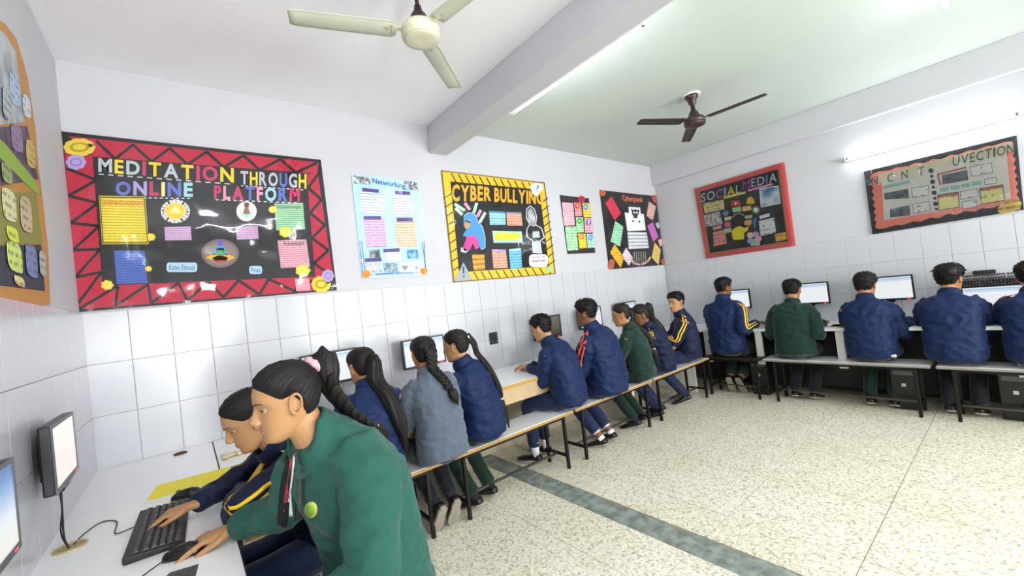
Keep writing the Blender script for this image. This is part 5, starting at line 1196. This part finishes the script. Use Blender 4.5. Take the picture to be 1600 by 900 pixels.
# paper, booklet, pad
M_YEL = mat('bright_yellow_cover', '#f2e200', .5); M_PAPER = mat('white_paper', '#f0f0ee', .7)
r = empty('booklet', (.43, -.86, DESK)); tag(r, 'bright yellow booklet on white sheets beside the left keyboard', 'booklet')
q_ = [(.285, -.72), (.585, -.72), (.585, -.96), (.285, -.955)]
c0 = V(.435, -.84); a_ = math.radians(-8)
rq = lambda pts, k=1.0: [V(*(c0+np.array([[math.cos(a_), -math.sin(a_)], [math.sin(a_), math.cos(a_)]])@(V(*p)-c0)*k), 0) for p in pts]
MB().prism([p+V(.0, -.008, DESK+.0008) for p in rq([(.285, -.735), (.58, -.735), (.58, -.955), (.285, -.955)], 1.02)], (0, 0, 1), .003).build('pages', M_PAPER, r)
MB().prism([p+V(0, 0, DESK+.0042) for p in rq([(.285, -.735), (.58, -.735), (.58, -.945), (.285, -.945)])], (0, 0, 1), .0012).build('cover', M_YEL, r)
tag(MB().prism([V(.30, -1.87, DESK+.0006), V(.37, -1.74, DESK+.0006), V(.44, -1.76, DESK+.0006), V(.42, -1.92, DESK+.0006)], (0, 0, 1), .002).build('mouse_mat', mat('worn_black_mat', '#4a4a48', .8, var=.5, vscale=90)), 'worn dark mat at the lower edge of the left desk', 'mouse mat')
g = MB(); rr = random.Random(11)
for k in range(7):
    p = V(.62+rr.uniform(-.04, .04), -.55+rr.uniform(-.04, .04), DESK+.012); g.ball(p, (.022, .016, .012), 8, 6)
v, nn, fc = remesh(g, .005, 1); v = v+nn*np.array([[.004*noise.noise(Vector(p*90))] for p in v]); v[:, 2] = np.maximum(v[:, 2], DESK+.0015); g = MB(); g.v = v.tolist(); g.f = fc
tag(g.build('crumpled_wrapper', mat('clear_gold_wrapper', '#cdbf94', .2, spec=.8), smooth=False), 'crumpled pale wrapper on the back desk beside the typing girl', 'wrapper')
for i, (pts, m_, lb) in enumerate((([(5.66, -1.96), (5.66, -2.20), (5.90, -2.24), (5.90, -1.98)], M_PAPER, 'white paper overhanging the right desk beside the green blazer boy'), ([(5.72, -2.10), (5.72, -2.32), (5.96, -2.34), (5.96, -2.10)], M_YEL, 'yellow booklet on the right desk behind the white paper'),
                               ([(5.68, -2.36), (5.68, -2.52), (5.86, -2.55), (5.86, -2.38)], M_PAPER, 'white note sheet under the arm of the boy with shirt tail'), ([(5.82, -2.66), (5.82, -2.80), (6.02, -2.82), (6.02, -2.68)], mat('green_cover', '#3f8a5a', .5), 'green covered notebook on the right desk'))):
    tag(MB().prism([V(x, y, DESK+.0008+.0025*(i == 0)) for x, y in pts], (0, 0, 1), .004 if i else .0015).build('paper_sheet' if m_ is M_PAPER else 'notebook', m_), lb, 'paper' if m_ is M_PAPER else 'notebook')
def cloth_bit(P, name, c_, size, m_):
    g = MB(); rr = random.Random(4)
    for k in range(6): g.ball(P[4][:3, :3]@(V(*c_)+V(rr.uniform(-.5, .5)*size, rr.uniform(-1, 1)*size, rr.uniform(-.6, .6)*size))+P[4][:3, 3], (size*.7, size*.5, size*.6), 8, 6)
    v, nn, fc = remesh(g, .005, 2); q = MB(); q.v = v.tolist(); q.f = fc; q.build(name, m_, P[0], smooth=True)
M_SHIRT = mat('white_shirt_cotton', '#d9ddd6', .8)
cloth_bit(P14, 'shirt_tail', (5.545, -2.60, .555), .022, M_SHIRT); cloth_bit(P12, 'shirt_tail', (5.545, -1.215, .55), .014, M_SHIRT)
# small black webcam box on the keyboard, wall socket, processor boxes
r = empty('speaker_box', (ROOM_X-.06, -3.20, 1.205)); tag(r, 'small black box on top of the leaning keyboard', 'box')
MB().box((ROOM_X-.09, -3.27, 1.205), (ROOM_X-.03, -3.13, 1.24)).build('casing', M_BEZ, r, bevel=.005); MB().box((ROOM_X-.0925, -3.255, 1.212), (ROOM_X-.09, -3.145, 1.233)).build('grille', M_KEY, r)
r = empty('wall_socket', (2.905, -.01, 1.06)); tag(r, 'black square switch socket on the tiles of the back wall', 'socket')
MB().box((2.855, -.022, 1.055), (2.955, -.0095, 1.175)).build('plate', M_BEZ, r, bevel=.004)
for i in range(2):
    for j in range(2): MB().box((2.865+i*.044, -.028, 1.065+j*.055), (2.901+i*.044, -.0222, 1.108+j*.055)).build('switch' if j else 'outlet', M_KEY, r, bevel=.003, seg=1)
for i in range(2): MB().cyl((2.883+i*.044, -.0285, 1.085), (2.883+i*.044, -.0275, 1.085), .006, n=10).build('pin_hole', mat('grey_pin_hole', '#77777a', .5), r)
for i, (y, lb) in enumerate(((-1.35, 'black computer case under the desk beside the corner support'), (-2.62, 'black computer case under the desk behind the broad boy'), (-3.3, 'black computer case under the desk at the right edge'))):
    r = empty('computer_case', (5.84, y, 0)); tag(r, lb, 'computer', 'computer cases under the right desk')
    MB().box((5.74, y-.09, .0), (5.94, y+.09, .42)).build('case', M_BEZ, r, bevel=.006)
    MB().box((5.735, y-.07, .33), (5.74, y+.07, .37)).build('drive_front', M_GREYB, r); MB().box((5.735, y-.015, .22), (5.74, y+.015, .25)).build('power_button', M_NICKEL, r)
# ------------------------------------------------------------------ small things worn by the foreground girl and others
def on_jacket(P, px, py):
    r, jo, bvh, W, I = P; o = I[:3, :3]@CAM+I[:3, 3]; d = I[:3, :3]@unit(_dir(px, py)); h = bvh.ray_cast(Vector(o), Vector(d))
    return None if h[0] is None else (np.array(h[0]), np.array(h[1]))
def patch(P, name, pts, m, lift=.0018, thick=.002):
    """a small sewn on piece following the jacket's surface"""
    q = [on_jacket(P, *p) for p in pts]
    if any(x is None for x in q): return
    vs = [a+b*lift for a, b in q]; n = len(vs); c_ = sum(vs)/n
    o = MB().add(vs+[c_], [(i, (i+1) % n, n) for i in range(n)]).build(name, m, P[1], smooth=True)
    md = o.modifiers.new('thickness', 'SOLIDIFY'); md.thickness = thick; md.offset = 0
M_CREST = mat('yellow_green_crest', '#8fb83a', .6, var=.3, vscale=150); M_CREST2 = mat('crest_edge', '#c9d06a', .6)
patch(p1, 'crest_badge', [(487+10*math.cos(a), 796+13*math.sin(a)) for a in np.linspace(0, 2*math.pi, 14, endpoint=False)], M_CREST2); patch(p1, 'crest_badge', [(487+7*math.cos(a), 796+10*math.sin(a)) for a in np.linspace(0, 2*math.pi, 14, endpoint=False)], M_CREST, .0042)
for a, b in (((545, 870), (612, 838)),):
    patch(p1, 'pocket_flap', [a, b, (b[0]+3, b[1]+7), (a[0]+4, a[1]+8)], GREEN)
I_ = p1[4]; wc = I_[:3, :3]@V(.553, -1.664, .838)+I_[:3, 3]; wd_ = unit(I_[:3, :3]@V(-.95, .22, -.1)); wa = unit(np.cross(wd_, (0, 0, 1))); wb_ = np.cross(wa, wd_)
MB().tube([wc+wd_*.012+wa*.0285*math.cos(t)+wb_*.0225*math.sin(t) for t in np.linspace(0, 2*math.pi, 26, endpoint=False)], .0019, 8, closed=True).build('bracelet', mat('silver_bracelet', '#d5d5d5', .25, .9), p1[0], smooth=True)
def sewn(P, name, pts, wd, m):
    """a ribbon lying on the jacket along a line of points"""
    Q = [on_jacket(P, *p) for p in np.c_[[np.interp(np.linspace(0, 1, 16), np.linspace(0, 1, len(pts)), [p[i] for p in pts]) for i in (0, 1)]].T]
    Q = [q for q in Q if q is not None]
    if len(Q) < 4: return
    g = MB(); L_ = []; R_ = []
    for i, (p, n) in enumerate(Q):
        t = unit(Q[min(i+1, len(Q)-1)][0]-Q[max(i-1, 0)][0]); sd = unit(np.cross(t, n)); L_.append(p+n*.003+sd*wd); R_.append(p+n*.003-sd*wd)
    k = len(Q); o = g.add(L_+R_, [(i, i+1, k+i+1, k+i) for i in range(k-1)]).build(name, m, P[1], smooth=True)
    md = o.modifiers.new('thickness', 'SOLIDIFY'); md.thickness = .002; md.offset = 0
sewn(p1, 'inner_lining', [(452, 712), (446, 760), (442, 820), (436, 890)], .016, mat('black_lining', '#0c1512', .8))
sewn(p1, 'lapel', [(466, 706), (474, 740), (470, 790), (462, 840), (452, 880)], .013, GREEN2)
sewn(p1, 'white_shirt_edge', [(461, 712), (458, 745), (453, 780), (455, 806)], .005, mat('white_shirt_cotton', '#d9ddd6', .8))
sewn(p1, 'red_lanyard', [(457, 715), (450, 760), (446, 800), (444, 838)], .006, marbled('red_black_ribbon', '#c23a4a', '#1c1a1c', 60))
patch(p1, 'identity_card', [(440, 838), (453, 836), (454, 862), (442, 864)], marbled('card_print', '#c9a9b4', '#3a3a4a', 60), .004)
sewn(p1, 'yellow_tie_end', [(456, 860), (450, 872), (440, 888)], .005, YSTR)
